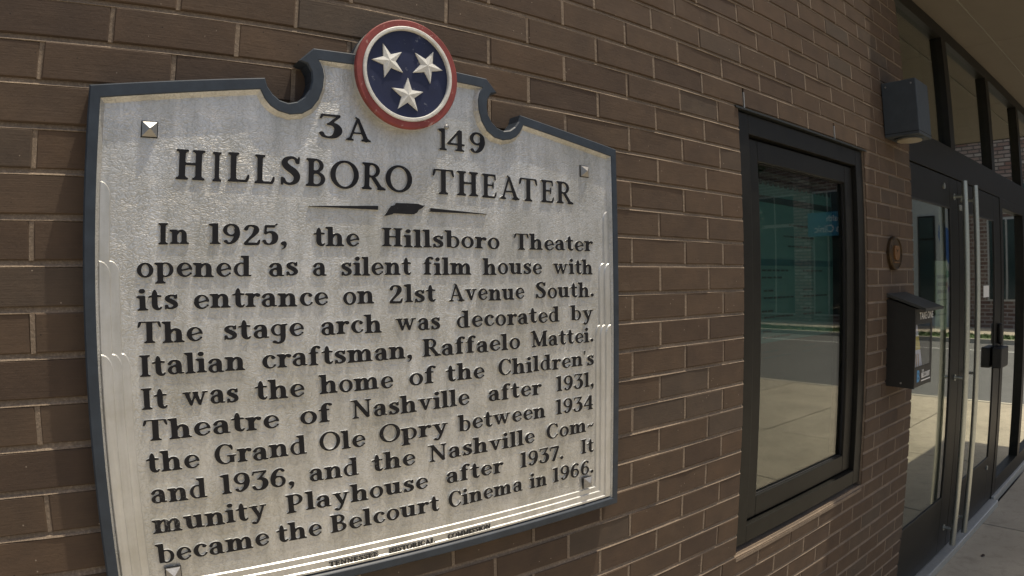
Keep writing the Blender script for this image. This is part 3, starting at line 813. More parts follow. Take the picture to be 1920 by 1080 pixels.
        g.u(g.bx(.2, 0, .4, .085)); g.u(g.bx(.2, .915, .38, 1))
    elif ch == 'C':
        g = G(.78, hs=h); g.u(g.ring(.42, .50, .38, .51, .225, .425, .04)); g.sub(np.maximum(.46 - g.X, np.abs(g.Z - .47) - .26)); g.u(g.path([(.66, .92, .04), (.69, .82, .05), (.70, .70, .035)])); g.u(g.el(.70, .22, .05, .06))
    elif ch == 'G':
        g = G(.86, hs=h); g.u(g.ring(.42, .50, .38, .51, .225, .425, .04)); g.sub(np.maximum(.46 - g.X, np.abs(g.Z - .56) - .20)); g.u(g.path([(.66, .92, .04), (.70, .82, .05), (.71, .70, .035)])); g.u(g.bx(.60, .05, .78, .42)); g.u(g.bx(.50, .36, .86, .44))
    elif ch == 'M':
        g = G(1.04, hs=h); g.u(g.bx(.15, 0, .225, .95)); g.foot(.19, 0, .05); g.stem(.84, 0, .95); g.u(g.line((.18, .95), (.50, .12), h * .9)); g.u(g.line((.84, .95), (.52, .10), .05)); g.u(g.bx(.0, .915, .26, 1)); g.u(g.bx(.76, .915, 1.02, 1))
    elif ch == 'N':
        g = G(.92, hs=h); g.u(g.bx(.15, 0, .235, .95)); g.foot(.19, 0, .05); g.u(g.bx(.70, .02, .785, .95)); g.headf(.74, 1, .05); g.u(g.line((.20, .92), (.71, .10), h * .85)); g.u(g.bx(.0, .915, .28, 1))
    elif ch == 'O':
        g = G(.88, hs=h); g.u(g.ring(.44, .50, .43, .52, .265, .43))
    elif ch == 'P':
        g = G(.74, hs=h); g.stem(.22, 0, 1, True, 'full'); b1 = g.ring(.38, .70, .31, .30, .16, .21); g.u(np.maximum(b1, .22 - g.X)); g.u(g.bx(.2, .915, .4, 1))
    elif ch == 'R':
        g = G(.86, hs=h); g.stem(.22, 0, 1, True, 'full'); b1 = g.ring(.38, .72, .30, .28, .15, .19); g.u(np.maximum(b1, .22 - g.X)); g.u(g.bx(.2, .915, .4, 1)); g.u(g.line((.44, .46), (.70, .07), h * .8, h * .85)); g.foot(.74, 0, h * .75)
    elif ch == 'S':
        g = G(.68, hs=h); g.u(g.path([(.55, .80, .06), (.48, .93, .05), (.34, .96, .055), (.19, .88, .085), (.16, .74, .105), (.27, .60, .115), (.43, .48, .12), (.54, .32, .11), (.50, .14, .085), (.35, .045, .05), (.20, .07, .05), (.12, .20, .06)]))
        g.u(g.line((.59, .78), (.60, .97), .035)); g.u(g.line((.08, .03), (.08, .24), .04))
    elif ch == '1': g = G(.44, hs=h); g.stem(.24, 0, 1); g.u(g.line((.05, .93), (.25, .96), .045)); g.u(g.line((.06, .9), (.2, .83), .035))
    elif ch == '2':
        g = G(.66, hs=h); g.u(g.path([(.13, .78, .08), (.20, .92, .06), (.34, .955, .05), (.49, .87, .085), (.50, .70, .11), (.40, .50, .08), (.24, .30, .06), (.10, .10, .06)])); g.u(g.bx(.06, 0, .58, .14, .03)); g.u(g.path([(.56, .08, .06), (.60, .18, .05), (.62, .26, .035)]))
    elif ch == '3':
        g = G(.66, hs=h); g.u(g.bx(.09, .90, .60, 1)); g.u(g.line((.09, .97), (.06, .82), .035)); g.u(g.line((.56, .93), (.30, .60), .05)); g.u(g.path([(.26, .585, .05), (.42, .58, .08), (.53, .44, .11), (.53, .26, .12), (.43, .09, .085), (.28, .04, .05), (.14, .08, .06), (.08, .19, .075)]))
    elif ch == '4':
        g = G(.74, hs=h); g.stem(.50, 0, .97); g.u(g.line((.48, .95), (.06, .32), .048)); g.u(g.bx(.03, .26, .70, .36)); 
    elif ch == '5':
        g = G(.64, hs=h); g.u(g.bx(.14, .84, .52, .98, .03)); g.u(g.line((.54, .98), (.58, 1.02), .04)); g.u(g.line((.17, .92), (.14, .56), .05)); g.u(g.path([(.16, .55, .05), (.30, .63, .055), (.45, .57, .09), (.51, .40, .12), (.47, .17, .10), (.32, .045, .055), (.17, .07, .06), (.10, .19, .075)]))
    elif ch in '69':
        g = G(.68, hs=h); 
        if ch == '6':
            g.u(g.ring(.34, .30, .30, .31, .14, .21, .01)); g.u(g.path([(.14, .28, .10), (.13, .50, .105), (.20, .74, .095), (.33, .90, .065), (.46, .93, .05), (.54, .84, .075)]))
        else:
            g.u(g.ring(.34, .70, .30, .31, .14, .21, -.01)); g.u(g.path([(.54, .72, .10), (.55, .50, .105), (.48, .26, .095), (.35, .10, .065), (.22, .07, .05), (.14, .16, .075)]))
    elif ch == '7':
        g = G(.62, hs=h); g.u(g.bx(.05, .86, .60, .99, .03)); g.u(g.line((.07, .95), (.05, .74), .035)); g.u(g.line((.55, .88), (.25, .08), .07, .10))
    elif ch == ',': g = G(.26, hs=h); g.u(g.el(.13, .11, .115, .115)); g.u(g.path([(.18, .08, .07), (.17, -.06, .045), (.08, -.17, .025)]))
    elif ch == '.': g = G(.26, hs=h); g.u(g.el(.13, .11, .115, .115))
    elif ch == "'": g = G(.16, hs=h); g.u(g.line((.08, .95), (.07, .74), .055, .03))
    elif ch == '-': g = G(.42, hs=h); g.u(g.path([(.03, .30, .035), (.12, .42, .06), (.28, .36, .06), (.38, .50, .035)]))
    return g
def field_to_mesh(g, bev, height, min_inset=True):
    """flat top at iso -bev plus sloping sides down to y=0; returns verts,faces,material ids in glyph units"""
    d = g.d + bev; xs, zs = g.xs, g.zs
    V_ = {}; verts = []; faces = []
    def vid(key, p):
        if key not in V_: V_[key] = len(verts); verts.append(p)
        return V_[key]
    ny, nx = d.shape
    inside = d < 0
    for j in range(ny - 1):
        for i in range(nx - 1):
            c = [(i, j), (i + 1, j), (i + 1, j + 1), (i, j + 1)]
            ins = [inside[b_, a] for a, b_ in c]
            if not any(ins): continue
            poly = []
            for k in range(4):
                a = c[k]; b_ = c[(k + 1) % 4]
                if ins[k]: poly.append(vid(('c', a), (xs[a[0]], zs[a[1]])))
                if ins[k] != ins[(k + 1) % 4]:
                    e = tuple(sorted((a, b_))); p, q = e
                    dp, dq = d[p[1], p[0]], d[q[1], q[0]]; t = min(max(dp / (dp - dq), .02), .98)
                    poly.append(vid(('e', e), (xs[p[0]] + (xs[q[0]] - xs[p[0]]) * t, zs[p[1]] + (zs[q[1]] - zs[p[1]]) * t)))
            if len(poly) >= 3: faces.append(poly)
    edge = {}
    for f in faces:
        for a, b_ in zip(f, f[1:] + f[:1]):
            if (b_, a) in edge: edge.pop((b_, a))
            else: edge[(a, b_)] = 1
    nrm = {}
    for a, b_ in edge:
        ax, az = verts[a]; bx_, bz = verts[b_]; l_ = math.hypot(bx_ - ax, bz - az) + 1e-9
        nx_, nz_ = (bz - az) / l_, -(bx_ - ax) / l_
        for k in (a, b_): q = nrm.setdefault(k, [0, 0]); q[0] += nx_; q[1] += nz_
    V3 = [(x, -height, z) for x, z in verts]; F = [tuple(f) for f in faces]; MI = [0] * len(F); low = {}
    for k, (nx_, nz_) in nrm.items():
        l_ = math.hypot(nx_, nz_) + 1e-9; low[k] = len(V3)
        V3.append((verts[k][0] + nx_ / l_ * bev, 0.0, verts[k][1] + nz_ / l_ * bev))
    for a, b_ in edge: F.append((a, low[a], low[b_], b_)); MI.append(1)
    return V3, F, MI
gcache = {}
def glyph_data(ch, hs):
    key = (ch, hs)
    if key not in gcache:
        g_ = glyph(ch, hs)
        gcache[key] = (g_.w, *field_to_mesh(g_, .012, 1.0))
    return gcache[key]
mcache = {}
def glyph_mesh(ch, hs):
    key = (ch, hs)
    if key not in mcache:
        w_, v, f, mi = glyph_data(ch, hs)
        me = bpy.data.meshes.new('letter'); me.from_pydata(v, [], f)
        me.materials.append(M['black_enamel']); me.materials.append(M['rib'])
        me.polygons.foreach_set('material_index', mi)
        bm = bmesh.new(); bm.from_mesh(me); bmesh.ops.recalc_face_normals(bm, faces=bm.faces[:])
        up = sum(f_.normal.y * f_.calc_area() for f_ in bm.faces if f_.material_index == 0)
        if up > 0: bmesh.ops.reverse_faces(bm, faces=bm.faces[:])
        bm.to_mesh(me); bm.free(); mcache[key] = me
    return mcache[key]
LINES = [
 ('t', -5.065, .70, [('H',-13.411,-12.671),('I',-12.547,-12.286),('L',-12.192,-11.63),('L',-11.558,-11.018),('S',-10.909,-10.357),('B',-10.266,-9.686),('O',-9.609,-8.808),('R',-8.778,-8.095),('O',-8.084,-7.279),('T',-6.674,-5.989),('H',-5.94,-5.164),('E',-5.105,-4.545),('A',-4.487,-3.75),('T',-3.761,-3.065),('E',-2.968,-2.409),('R',-2.351,-1.648)]),
 ('t', -3.82, .62, [('3',-9.925,-9.29),('A',-9.227,-8.504),('1',-6.5,-6.203),('4',-6.237,-5.613),('9',-5.524,-4.947)]),
 ('b', -6.52, .485, [('In',-13.752,-13.042),('1925,',-12.602,-10.706),('the',-10.028,-8.802),('Hillsboro',-8.193,-4.479),('Theater',-3.965,-0.819)]),
 ('b', -7.255, .485, [('opened',-14.224,-11.578),('as',-11.168,-10.419),('a',-10.062,-9.689),('silent',-9.321,-7.332),('film',-6.974,-5.427),('house',-5.066,-2.925),('with',-2.506,-0.832)]),
 ('b', -7.98, .485, [('its',-14.217,-13.296),('entrance',-12.969,-9.657),('on',-9.282,-8.413),('21st',-8.015,-6.598),('Avenue',-6.215,-3.603),('South.',-3.206,-0.795)]),
 ('b', -8.715, .485, [('The',-14.225,-12.754),('stage',-12.285,-10.304),('arch',-9.88,-8.212),('was',-7.809,-6.464),('decorated',-5.967,-2.239),('by',-1.809,-0.837)]),
 ('b', -9.44, .485, [('Italian',-14.235,-11.79),('craftsman,',-11.396,-7.342),('Raffaelo',-7.054,-3.783),('Mattei.',-3.391,-0.819)]),
 ('b', -10.18, .485, [('It',-14.239,-13.639),('was',-13.293,-11.968),('the',-11.574,-10.338),('home',-9.953,-7.919),('of',-7.473,-6.657),('the',-6.317,-5.053),("Children's",-4.609,-0.803)]),
 ('b', -10.895, .485, [('Theatre',-14.224,-11.022),('of',-10.504,-9.649),('Nashville',-9.141,-5.58),('after',-4.942,-2.989),('1931,',-2.416,-0.813)]),
 ('b', -11.63, .485, [('the',-14.213,-12.997),('Grand',-12.67,-10.35),('Ole',-10.035,-8.777),('Opry',-8.391,-6.308),('between',-5.971,-2.832),('1934',-2.435,-0.825)]),
 ('b', -12.365, .485, [('and',-14.186,-12.868),('1936,',-12.568,-10.731),('and',-10.344,-8.984),('the',-8.622,-7.336),('Nashville',-6.945,-3.267),('Com-',-2.828,-0.816)]),
 ('b', -13.085, .485, [('munity',-14.212,-11.487),('Playhouse',-11.003,-6.981),('after',-6.403,-4.456),('1937.',-3.842,-2.112),('It',-1.379,-0.81)]),
 ('b', -13.81, .485, [('became',-14.211,-11.477),('the',-11.3,-10.106),('Belcourt',-9.891,-6.653),('Cinema',-6.383,-3.751),('in',-3.461,-2.797),('1966.',-2.559,-0.802)]),
]
RAISE = .040
placed = []
for kind, zb, cap, words in LINES:
    hs = .092 if kind == 't' else .106
    for wd, x0, x1 in words:
        ws = [glyph_data(c, hs)[0] for c in wd]; gap = .045
        tot = sum(ws) + gap * (len(wd) - 1); sx = (x1 - x0) / tot; x = x0
        for c, w_ in zip(wd, ws):
            placed.append((c, hs, x + random.uniform(-.006, .006), zb + random.uniform(-.012, .012), sx, cap)); x += (w_ + gap) * sx
order = sorted(range(len(placed)), key=lambda i: (placed[i][0] in ",.'-", placed[i][2] - (30 if placed[i][1] < .11 else 0)))
rest = MB()
for n_, i in enumerate(order):
    c, hs, x, z, sx, cap = placed[i]
    if n_ < 300 and c not in ",.'-":
        o = bpy.data.objects.new('letter', glyph_mesh(c, hs)); COL.objects.link(o)
        o.scale = (sx * U, RAISE * U, cap * U)
        o.rotation_euler = (0, random.gauss(0, .008), 0)
        place(o, W(x, YB + .002, z), marker)
    else:
        w_, v, f, mi = glyph_data(c, hs)
        base = len(rest.v)
        rest.v += [(x + p[0] * sx, YB + .002 + p[1] * RAISE, z + p[2] * cap) for p in v]
        rest.f += [tuple(k + base for k in q) for q in f]; rest.mi += mi
def build_letters(mbx, name, parent, mats, **tags):
    me = bpy.data.meshes.new(name)
    a = np.array(mbx.v); org = W(*((a.min(0) + a.max(0)) / 2))
    me.from_pydata([(Vector(W(*p)) - Vector(org))[:] for p in mbx.v], [], mbx.f)
    for mt in mats: me.materials.append(mt)
    me.polygons.foreach_set('material_index', mbx.mi)
    bm = bmesh.new(); bm.from_mesh(me); bmesh.ops.recalc_face_normals(bm, faces=bm.faces[:])
    bm.to_mesh(me); bm.free()
    o = bpy.data.objects.new(name, me); COL.objects.link(o); place(o, org, parent)
    for k, v in tags.items(): o[k] = v
    return o
build_letters(rest, 'lettering', marker, [M['black_enamel'], M['rib']], kind='stuff')
# small inscription along the bottom border
rest = MB()
for wd, x0, x1 in (('TENNESSEE', -10.0, -8.6), ('HISTORICAL', -8.29, -6.86), ('COMMISSION', -6.44, -4.98)):
    ws = [glyph_data(c, .125)[0] for c in wd]; tot = sum(ws); sx = (x1 - x0) / tot; x = x0
    for c, w_ in zip(wd, ws):
        _, v, f, mi = glyph_data(c, .125); base = len(rest.v)
        rest.v += [(x + p[0] * sx, YB - .068 + p[1] * .03, -14.72 + p[2] * .145) for p in v]
        rest.f += [tuple(k + base for k in q) for q in f]; rest.mi += [0] * len(f); x += w_ * sx
build_letters(rest, 'small_inscription', marker, [M['faded']], kind='stuff')
# tapered bars and the little state outline between title and text
y0 = YB - .055
MB().prism([(-10.16, -5.55), (-8.29, -5.47), (-8.29, -5.575), (-10.16, -5.565)], y0, YB + .01, 0, 1).build('tapered_bar', [M['black_enamel'], M['rib']], marker)
MB().prism([(-6.76, -5.455), (-6.76, -5.56), (-4.92, -5.545), (-4.92, -5.53)], y0, YB + .01, 0, 1).build('tapered_bar', [M['black_enamel'], M['rib']], marker)
MB().prism([(-8.13, -5.73), (-8.05, -5.63), (-7.99, -5.53), (-7.93, -5.46), (-7.82, -5.43), (-7.79, -5.37), (-7.3, -5.36), (-7.12, -5.36), (-6.99, -5.40), (-6.92, -5.39), (-7.0, -5.47), (-7.10, -5.52), (-7.16, -5.60), (-7.26, -5.65), (-7.6, -5.65), (-7.85, -5.65), (-7.9, -5.68)], y0, YB + .01, 0, 1).build('state_outline', [M['black_enamel'], M['rib']], marker)

# ================================================================== STOREFRONT WITH DOORS
YS = 1.65
store = thing('storefront', 'dark bronze glass storefront with transom windows right of the brick wall', 'storefront', (56, YS, -GZ))
SR = 92.0
box('header', M['bronze'], store, 30.0, SR, YS, YS + 2.2, 1.40, 4.10, bev=.04)
box('top_rail', M['bronze'], store, 30.0, SR, YS, YS + 2.2, 14.5, 15.68, bev=.04)
for x in (30.6, 47.0, 63.0, 79.3):
    MB().box(x - .7, x + .7, YS - .02, YS + 2.2, 4.105, 14.495, bev=.04).build('mullion', M['bronze'], store)
for a, b_ in ((31.3, 46.3), (47.7, 62.3), (63.7, 78.6), (80.0, SR)):
    MB().box(a - .05, b_ + .05, YS + .55, YS + .62, 4.05, 14.55).build('transom_glass', M['glass'], store)
box('jamb', M['bronze'], store, 30.0, 30.7, YS, YS + 2.2, -33.5, 1.395, bev=.03)
box('jamb', M['bronze'], store, 65.15, 66.45, YS - .02, YS + 2.2, -33.5, 1.395, bev=.04)
box('jamb', M['bronze'], store, 78.6, 80.0, YS - .02, YS + 2.2, -33.5, 1.395, bev=.04)
box('threshold', M['threshold'], store, 30.2, 65.15, YS - .9, YS + 2.0, -GZ, -32.95, bev=.1)
box('sill_rail', M['bronze'], store, 66.46, SR, YS - .03, YS + 2.2, -32.7, -30.85, bev=.05)
box('sill_flashing', M['threshold'], store, 65.2, SR, YS - .35, YS + 1.0, -GZ, -32.71, bev=.05)
box('sidelight_head', M['bronze'], store, 66.46, SR, YS - .01, YS + 2.2, .3, 1.39, bev=.05)
MB().box(66.4, 78.65, YS + .55, YS + .62, -30.9, .35).build('sidelight_glass', M['glass'], store)
MB().box(79.95, SR, YS + .55, YS + .62, -30.9, .35).build('sidelight_glass', M['glass'], store)
def door(x0, x1, hs_left, ms, hx):
    """hs_left: which side is the hinge; ms meeting stile width"""
    d = MB(); zt, zb = 1.30, -32.85
    l_, r_ = (2.6, ms) if hs_left else (ms, 3.0)
    d.box(x0, x0 + l_, YS + .05, YS + .75, zb, zt, bev=.03); d.box(x1 - r_, x1, YS + .05, YS + .75, zb, zt, bev=.03)
    d.box(x0 + l_ + .002, x1 - r_ - .002, YS + .054, YS + .75, -1.35, zt, bev=.03); d.box(x0 + l_ + .002, x1 - r_ - .002, YS + .054, YS + .75, zb, -27.4, bev=.03)
    o = d.build('door_leaf', M['bronze'], store)
    MB().box(x0 + l_ - .05, x1 - r_ + .05, YS + .14, YS + .20, -27.45, -1.3).build('door_glass', M['glass'], o)
    ring(MB(), x0 + l_ - .02, x1 - r_ + .02, -27.42, -1.33, .16, YS + .03, YS + .135, bev=.02).build('glazing_bead', M['bronze_in'], o)
    hd = MB().cyl((hx, YS - .95, -32.1), (hx, YS - .95, 1.05), .27, seg=20).build('pull_bar', M['brushed'], o, smooth=False)
    for z in (-30.6, -16.5, -.3):
        MB().cyl((hx, YS + .06, z), (hx, YS - .80, z), .14, seg=12).cyl((hx, YS + .06, z), (hx, YS - .02, z), .3, seg=16).build('standoff', M['brushed'], o)
    return o
d1 = door(30.75, 47.72, True, 2.55, 46.6); d2 = door(47.80, 65.1, False, 2.3, 50.4)
for x, z, o in ((43.4, .35, d1), (48.9, -.35, d2), (61.6, -28.4, d2)):
    MB().cyl((x, YS - .08, z), (x, YS + .06, z), .26, seg=14).build('lock_cylinder', M['brushed'], o)
MB().box(47.9, 48.9, YS - .1, YS + .06, -1.4, -.9, bev=.04).build('lock_cylinder', M['brushed'], d2)
MB().box(57.2, 59.6, YS + .125, YS + .137, -9.6, -8.4).build('door_sticker', M['white'], d2)
# push plate box on the stile of the second door
pb = thing('access_box', 'small dark access control box on the far stile of the second door', 'control box', (62.9, YS, -17))
MB().box(61.1, 64.6, YS - 1.0, YS + .04, -17.3, -15.1, bev=.12).build('housing', M['blackplastic'], pb)
MB().box(63.4, 64.2, YS - .5, YS + .04, -14.9, -12.6, bev=.2).build('sensor', M['blackplastic'], pb)
# notice sheet inside the first door
nb = thing('paper_notice', 'pale paper notice taped inside the glass of the first door', 'notice', (43, YS + .6, -8))
MB().box(41.0, 44.6, YS + .25, YS + .28, -12.0, -6.1).build('sheet', simple('pale_green_paper', (0.75, 0.85, 0.78), 0.7, 0, 0.04, 30), nb)
mb = MB(); rr_ = random.Random(9)
for k in range(6):
    z = -7.6 - k * .62; x = 41.6
    while x < 44.0: w_ = rr_.uniform(.2, .55); mb.box(x, x + w_, YS + .23, YS + .247, z, z + (.3 if k < 3 else .12)); x += w_ + .12
mb.build('print_lines', simple('blue_grey_ink', (0.06, 0.10, 0.16), 0.6), nb, kind='stuff')

# lobby behind the glass
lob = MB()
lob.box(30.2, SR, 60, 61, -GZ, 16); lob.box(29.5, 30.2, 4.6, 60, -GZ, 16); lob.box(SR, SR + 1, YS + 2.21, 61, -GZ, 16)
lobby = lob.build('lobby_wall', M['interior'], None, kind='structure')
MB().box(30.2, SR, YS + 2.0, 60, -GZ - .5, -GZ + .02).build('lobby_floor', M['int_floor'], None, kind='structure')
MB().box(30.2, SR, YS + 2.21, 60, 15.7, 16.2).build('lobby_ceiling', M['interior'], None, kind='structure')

# ================================================================== CANOPY
cn = thing('entrance_canopy', 'flat tan canopy soffit over the glass entrance doors', 'canopy', (66, -8, 15.7))
CNX0, CNX1, CNY = 28.2, 106, -19.5
for a, b_ in (((-1.45), 3.9), (CNY + .4, -1.55)):
    for k in range(3):
        xa = CNX0 + .3 + k * 25.8; MB().box(xa + .03, min(xa + 25.77, CNX1 - .3), min(a, b_), max(a, b_), 15.7, 16.3).build('soffit_panel', M['soffit'], cn)
box('soffit_seam', M['seam'], cn, CNX0 + .3, CNX1 - .3, -1.54, -1.46, 15.62, 15.9)
mb = MB(); mb.box(CNX0, CNX1, CNY, 3.9, 16.305, 24)
mb.box(CNX0, CNX0 + .3, CNY, 3.9, 15.6, 16.3); mb.box(CNX1 - .3, CNX1, CNY, 3.9, 15.6, 16.3); mb.box(CNX0 + .3, CNX1 - .3, CNY, CNY + .4, 15.6, 16.3)
mb.build('fascia', M['bronze'], cn)

# ================================================================== WALL LIGHT
wl = thing('wall_light', 'charcoal box shaped down light high on the brick wall beside the entrance', 'wall light', (26.6, 0, 3.1))
bd = MB().box(25.4, 27.8, -2.35, -.05, 1.32, 4.85, bev=.06).build('housing', M['fixture'], wl)
MB().cyl((26.6, -1.25, 1.33), (26.6, -1.25, 1.22), .95, seg=32).build('lens_rim', M['fixture'], wl)
MB().cyl((26.6, -1.25, 1.25), (26.6, -1.25, 1.15), .80, seg=32).build('lens', M['lens'], wl)
MB().box(25.8, 27.4, -.06, .05, 1.7, 4.5).build('mounting_plate', M['fixture'], wl)
MB().box(25.385, 27.815, -2.365, -.05, 1.50, 1.535).build('seam', M['gasket_gap_black'], bd)
for y in (-.35, -2.05): MB().cyl((25.37, y, 4.55), (25.42, y, 4.55), .06, seg=10).build('screw', M['stud'], bd)

# ================================================================== ROUND PLAQUE
pq = thing('round_plaque', 'small round bronze plaque with raised shield like figure on the brick pier', 'plaque', (25.95, 0, -5.95))
PXc, PZc = 26.0, -5.95
disc = MB().lathe(PXc, PZc, [(1.04, .05), (1.06, -.20), (1.03, -.27), (.97, -.29), (.93, -.27), (.92, -.24)], 48).build('disc', M['brass'], pq)
MB().lathe(PXc, PZc, [(1.0, -.285), (.99, -.31), (.95, -.31), (.94, -.285)], 48, cap=False).build('rim', M['brass'], pq)
MB().prism([(PXc - .42, PZc + .36), (PXc - .30, PZc + .50), (PXc, PZc + .44), (PXc + .30, PZc + .50), (PXc + .42, PZc + .36), (PXc + .44, PZc - .10), (PXc + .30, PZc - .38), (PXc, PZc - .44), (PXc - .30, PZc - .38), (PXc - .44, PZc - .10)], -.34, -.23).build('relief', M['brass_hi'], pq)
MB().box(PXc - .45, PXc + .45, -.30, -.23, PZc - .60, PZc - .52).build('relief_line', M['brass_hi'], pq)
MB().prism([(PXc - .16, PZc + .28), (PXc, PZc + .16), (PXc + .16, PZc + .28), (PXc + .12, PZc + .2), (PXc, PZc + .06), (PXc - .12, PZc + .2)], -.36, -.335).build('chevron', M['brass'], pq)

# ================================================================== BROCHURE BOX
bb = thing('brochure_box', 'black wall mounted take one brochure box with sloping lid beside the doors', 'brochure box', (26.7, 0, -14.2))
BX0, BX1, BYF = 25.0, 28.35, -1.85
mb = MB()
mb.add([(BX0, .06, -14.2), (BX0, BYF, -14.25), (BX0, BYF, -9.35), (BX0, .06, -8.75), (BX0 + .12, .06, -14.2), (BX0 + .12, BYF, -14.25), (BX0 + .12, BYF, -9.35), (BX0 + .12, .06, -8.75)],
       [(0, 1, 2, 3), (7, 6, 5, 4), (0, 4, 5, 1), (1, 5, 6, 2), (2, 6, 7, 3), (3, 7, 4, 0)])
mb.build('side_panel', M['blackplastic'], bb)
mb = MB()
mb.add([(BX1 - .12, .06, -14.2), (BX1 - .12, BYF, -14.25), (BX1 - .12, BYF, -9.35), (BX1 - .12, .06, -8.75), (BX1, .06, -14.2), (BX1, BYF, -14.25), (BX1, BYF, -9.35), (BX1, .06, -8.75)],
       [(0, 1, 2, 3), (7, 6, 5, 4), (0, 4, 5, 1), (1, 5, 6, 2), (2, 6, 7, 3), (3, 7, 4, 0)])
mb.build('side_panel', M['blackplastic'], bb)
box('back_panel', M['blackplastic'], bb, BX0 + .13, BX1 - .13, -.1, .05, -14.2, -8.8)
box('bottom_panel', M['blackplastic'], bb, BX0 + .13, BX1 - .13, BYF + .05, -.11, -14.2, -14.05)
ft = box('top_strip', M['blackplastic'], bb, BX0 + .13, BX1 - .13, BYF - .01, BYF + .08, -10.35, -9.40, bev=.02)
fb = box('bottom_strip', M['blackplastic'], bb, BX0 + .13, BX1 - .13, BYF - .01, BYF + .08, -14.2, -12.95, bev=.02)
MB().box(BX1 - .35, BX1 - .13, BYF, BYF + .06, -12.94, -10.36).build('front_stile', M['blackplastic'], bb)
lid = MB(); zf, zk = -9.32, -8.40
lid.add([(BX0 - .12, -2.55, zf), (BX1 + .15, -2.55, zf), (BX1 + .15, .08, zk), (BX0 - .12, .08, zk), (BX0 - .12, -2.55, zf - .17), (BX1 + .15, -2.55, zf - .17), (BX1 + .15, .08, zk - .17), (BX0 - .12, .08, zk - .17)],
        [(0, 1, 2, 3), (7, 6, 5, 4), (0, 4, 5, 1), (1, 5, 6, 2), (2, 6, 7, 3), (3, 7, 4, 0)])
lid.build('lid', M['roofplastic'], bb)
MB().box(BX0 + .13, BX1 - .36, BYF + .01, BYF + .03, -12.94, -10.36).build('acrylic_front', M['clear'], bb)
MB().cyl((BX0 - .1, .0, -8.62), (BX1 + .1, .0, -8.62), .09, seg=10).build('hinge', M['fixture'], bb)
MB().cyl((BX0 - .03, -1.0, -13.95), (BX0 + .02, -1.0, -13.95), .06, seg=10).build('screw', M['stud'], bb)
def text_mesh(name, body, size, x, y, z, mat, parent, sx=1.0, rotz=0.0, ext=0.004, align='LEFT', off=0.0):
    cu = bpy.data.curves.new(name, 'FONT'); cu.body = body; cu.size = size * U; cu.extrude = ext * U; cu.align_x = align; cu.offset = off * U
    tmp = bpy.data.objects.new('tmp', cu); COL.objects.link(tmp)
    bpy.context.view_layer.update()
    me = bpy.data.meshes.new_from_object(tmp.evaluated_get(bpy.context.evaluated_depsgraph_get()))
    bpy.data.objects.remove(tmp); me.name = name
    me.materials.clear(); me.materials.append(mat)
    mtx = Matrix.Rotation(rotz, 4, 'Z') @ Matrix.Rotation(math.pi / 2, 4, 'X') @ Matrix.Diagonal((sx, 1, 1, 1))
    me.transform(mtx)
    o = bpy.data.objects.new(name, me); COL.objects.link(o); place(o, W(x, y, z), parent)
    return o
text_mesh('lettering', 'TAKE ONE', .62, BX0 + .75, BYF - .02, -10.05, M['white'], ft, .92)
text_mesh('lettering', 'THE', .22, BX0 + 1.35, BYF - .02, -13.36, M['white'], fb)
text_mesh('lettering', 'BELCOURT', .46, BX0 + 1.32, BYF - .02, -13.72, M['white'], fb, .72, off=.008)
text_mesh('logo_letter', 'B', 1.0, BX0 + .42, BYF - .02, -13.88, M['cyan'], fb, .95, off=.03)
box('underline', M['white'], fb, BX0 + 1.32, BX1 - .25, BYF - .022, BYF - .012, -13.93, -13.86)
# brochures leaning in the box
br = thing('brochure', 'lilac and yellow brochure leaning inside the black take one box', 'brochure', (26.3, -1.3, -13))
pa = simple('lilac_paper', (0.62, 0.64, 0.80), 0.5, 0, 0.05, 60); ye = simple('yellow_ink', (0.62, 0.50, 0.06), 0.5, 0, 0.06, 60); og = simple('orange_ink', (0.40, 0.24, 0.14), 0.5)
def sheet(pts, y, mat, name):
    q = [(x, y + (z + 13.0) * .02, z) for x, z in pts]; q2 = [(a, b_ + .01, c) for a, b_, c in q]
    return MB().add(q + q2, [(0, 1, 2, 3), (7, 6, 5, 4), (0, 4, 5, 1), (1, 5, 6, 2), (2, 6, 7, 3), (3, 7, 4, 0)]).build(name, mat, br)
sheet([(25.2, -14.0), (27.35, -14.0), (26.0, -10.2), (25.2, -10.2)], -1.66, pa, 'sheet')
sheet([(25.2, -11.95), (26.6, -11.95), (26.3, -11.1), (25.2, -11.1)], -1.68, ye, 'yellow_panel')
for k in range(3): sheet([(25.45 + k * .42, -13.5), (25.6 + k * .42, -13.5), (25.5 + k * .36, -12.2), (25.35 + k * .36, -12.2)], -1.685, og, 'figure')

# ================================================================== DRY LEAVES on the walk
for i, (x, y, lb) in enumerate(((49.5, -1.6, 'tiny dry brown leaf on the walk nearer the threshold'), (46.8, -6.6, 'tiny dry brown leaf on the walk nearer the picture edge'))):
    v = [(x + math.cos(a) * .42 * (1 - .3 * (k % 2)), y + math.sin(a) * .2 * (1 - .3 * (k % 2)), -GZ + .06 + .07 * (k % 2)) for k, a in enumerate(np.linspace(0, 2 * math.pi, 8, endpoint=False))]
    v += [(x, y, -GZ + .05)]
    MB().add(v, [(k, (k + 1) % 8, 8) for k in range(8)]).build('dry_leaf', M['dry_leaf'], None, label=lb, category='leaf', group='dry leaves on the walk')

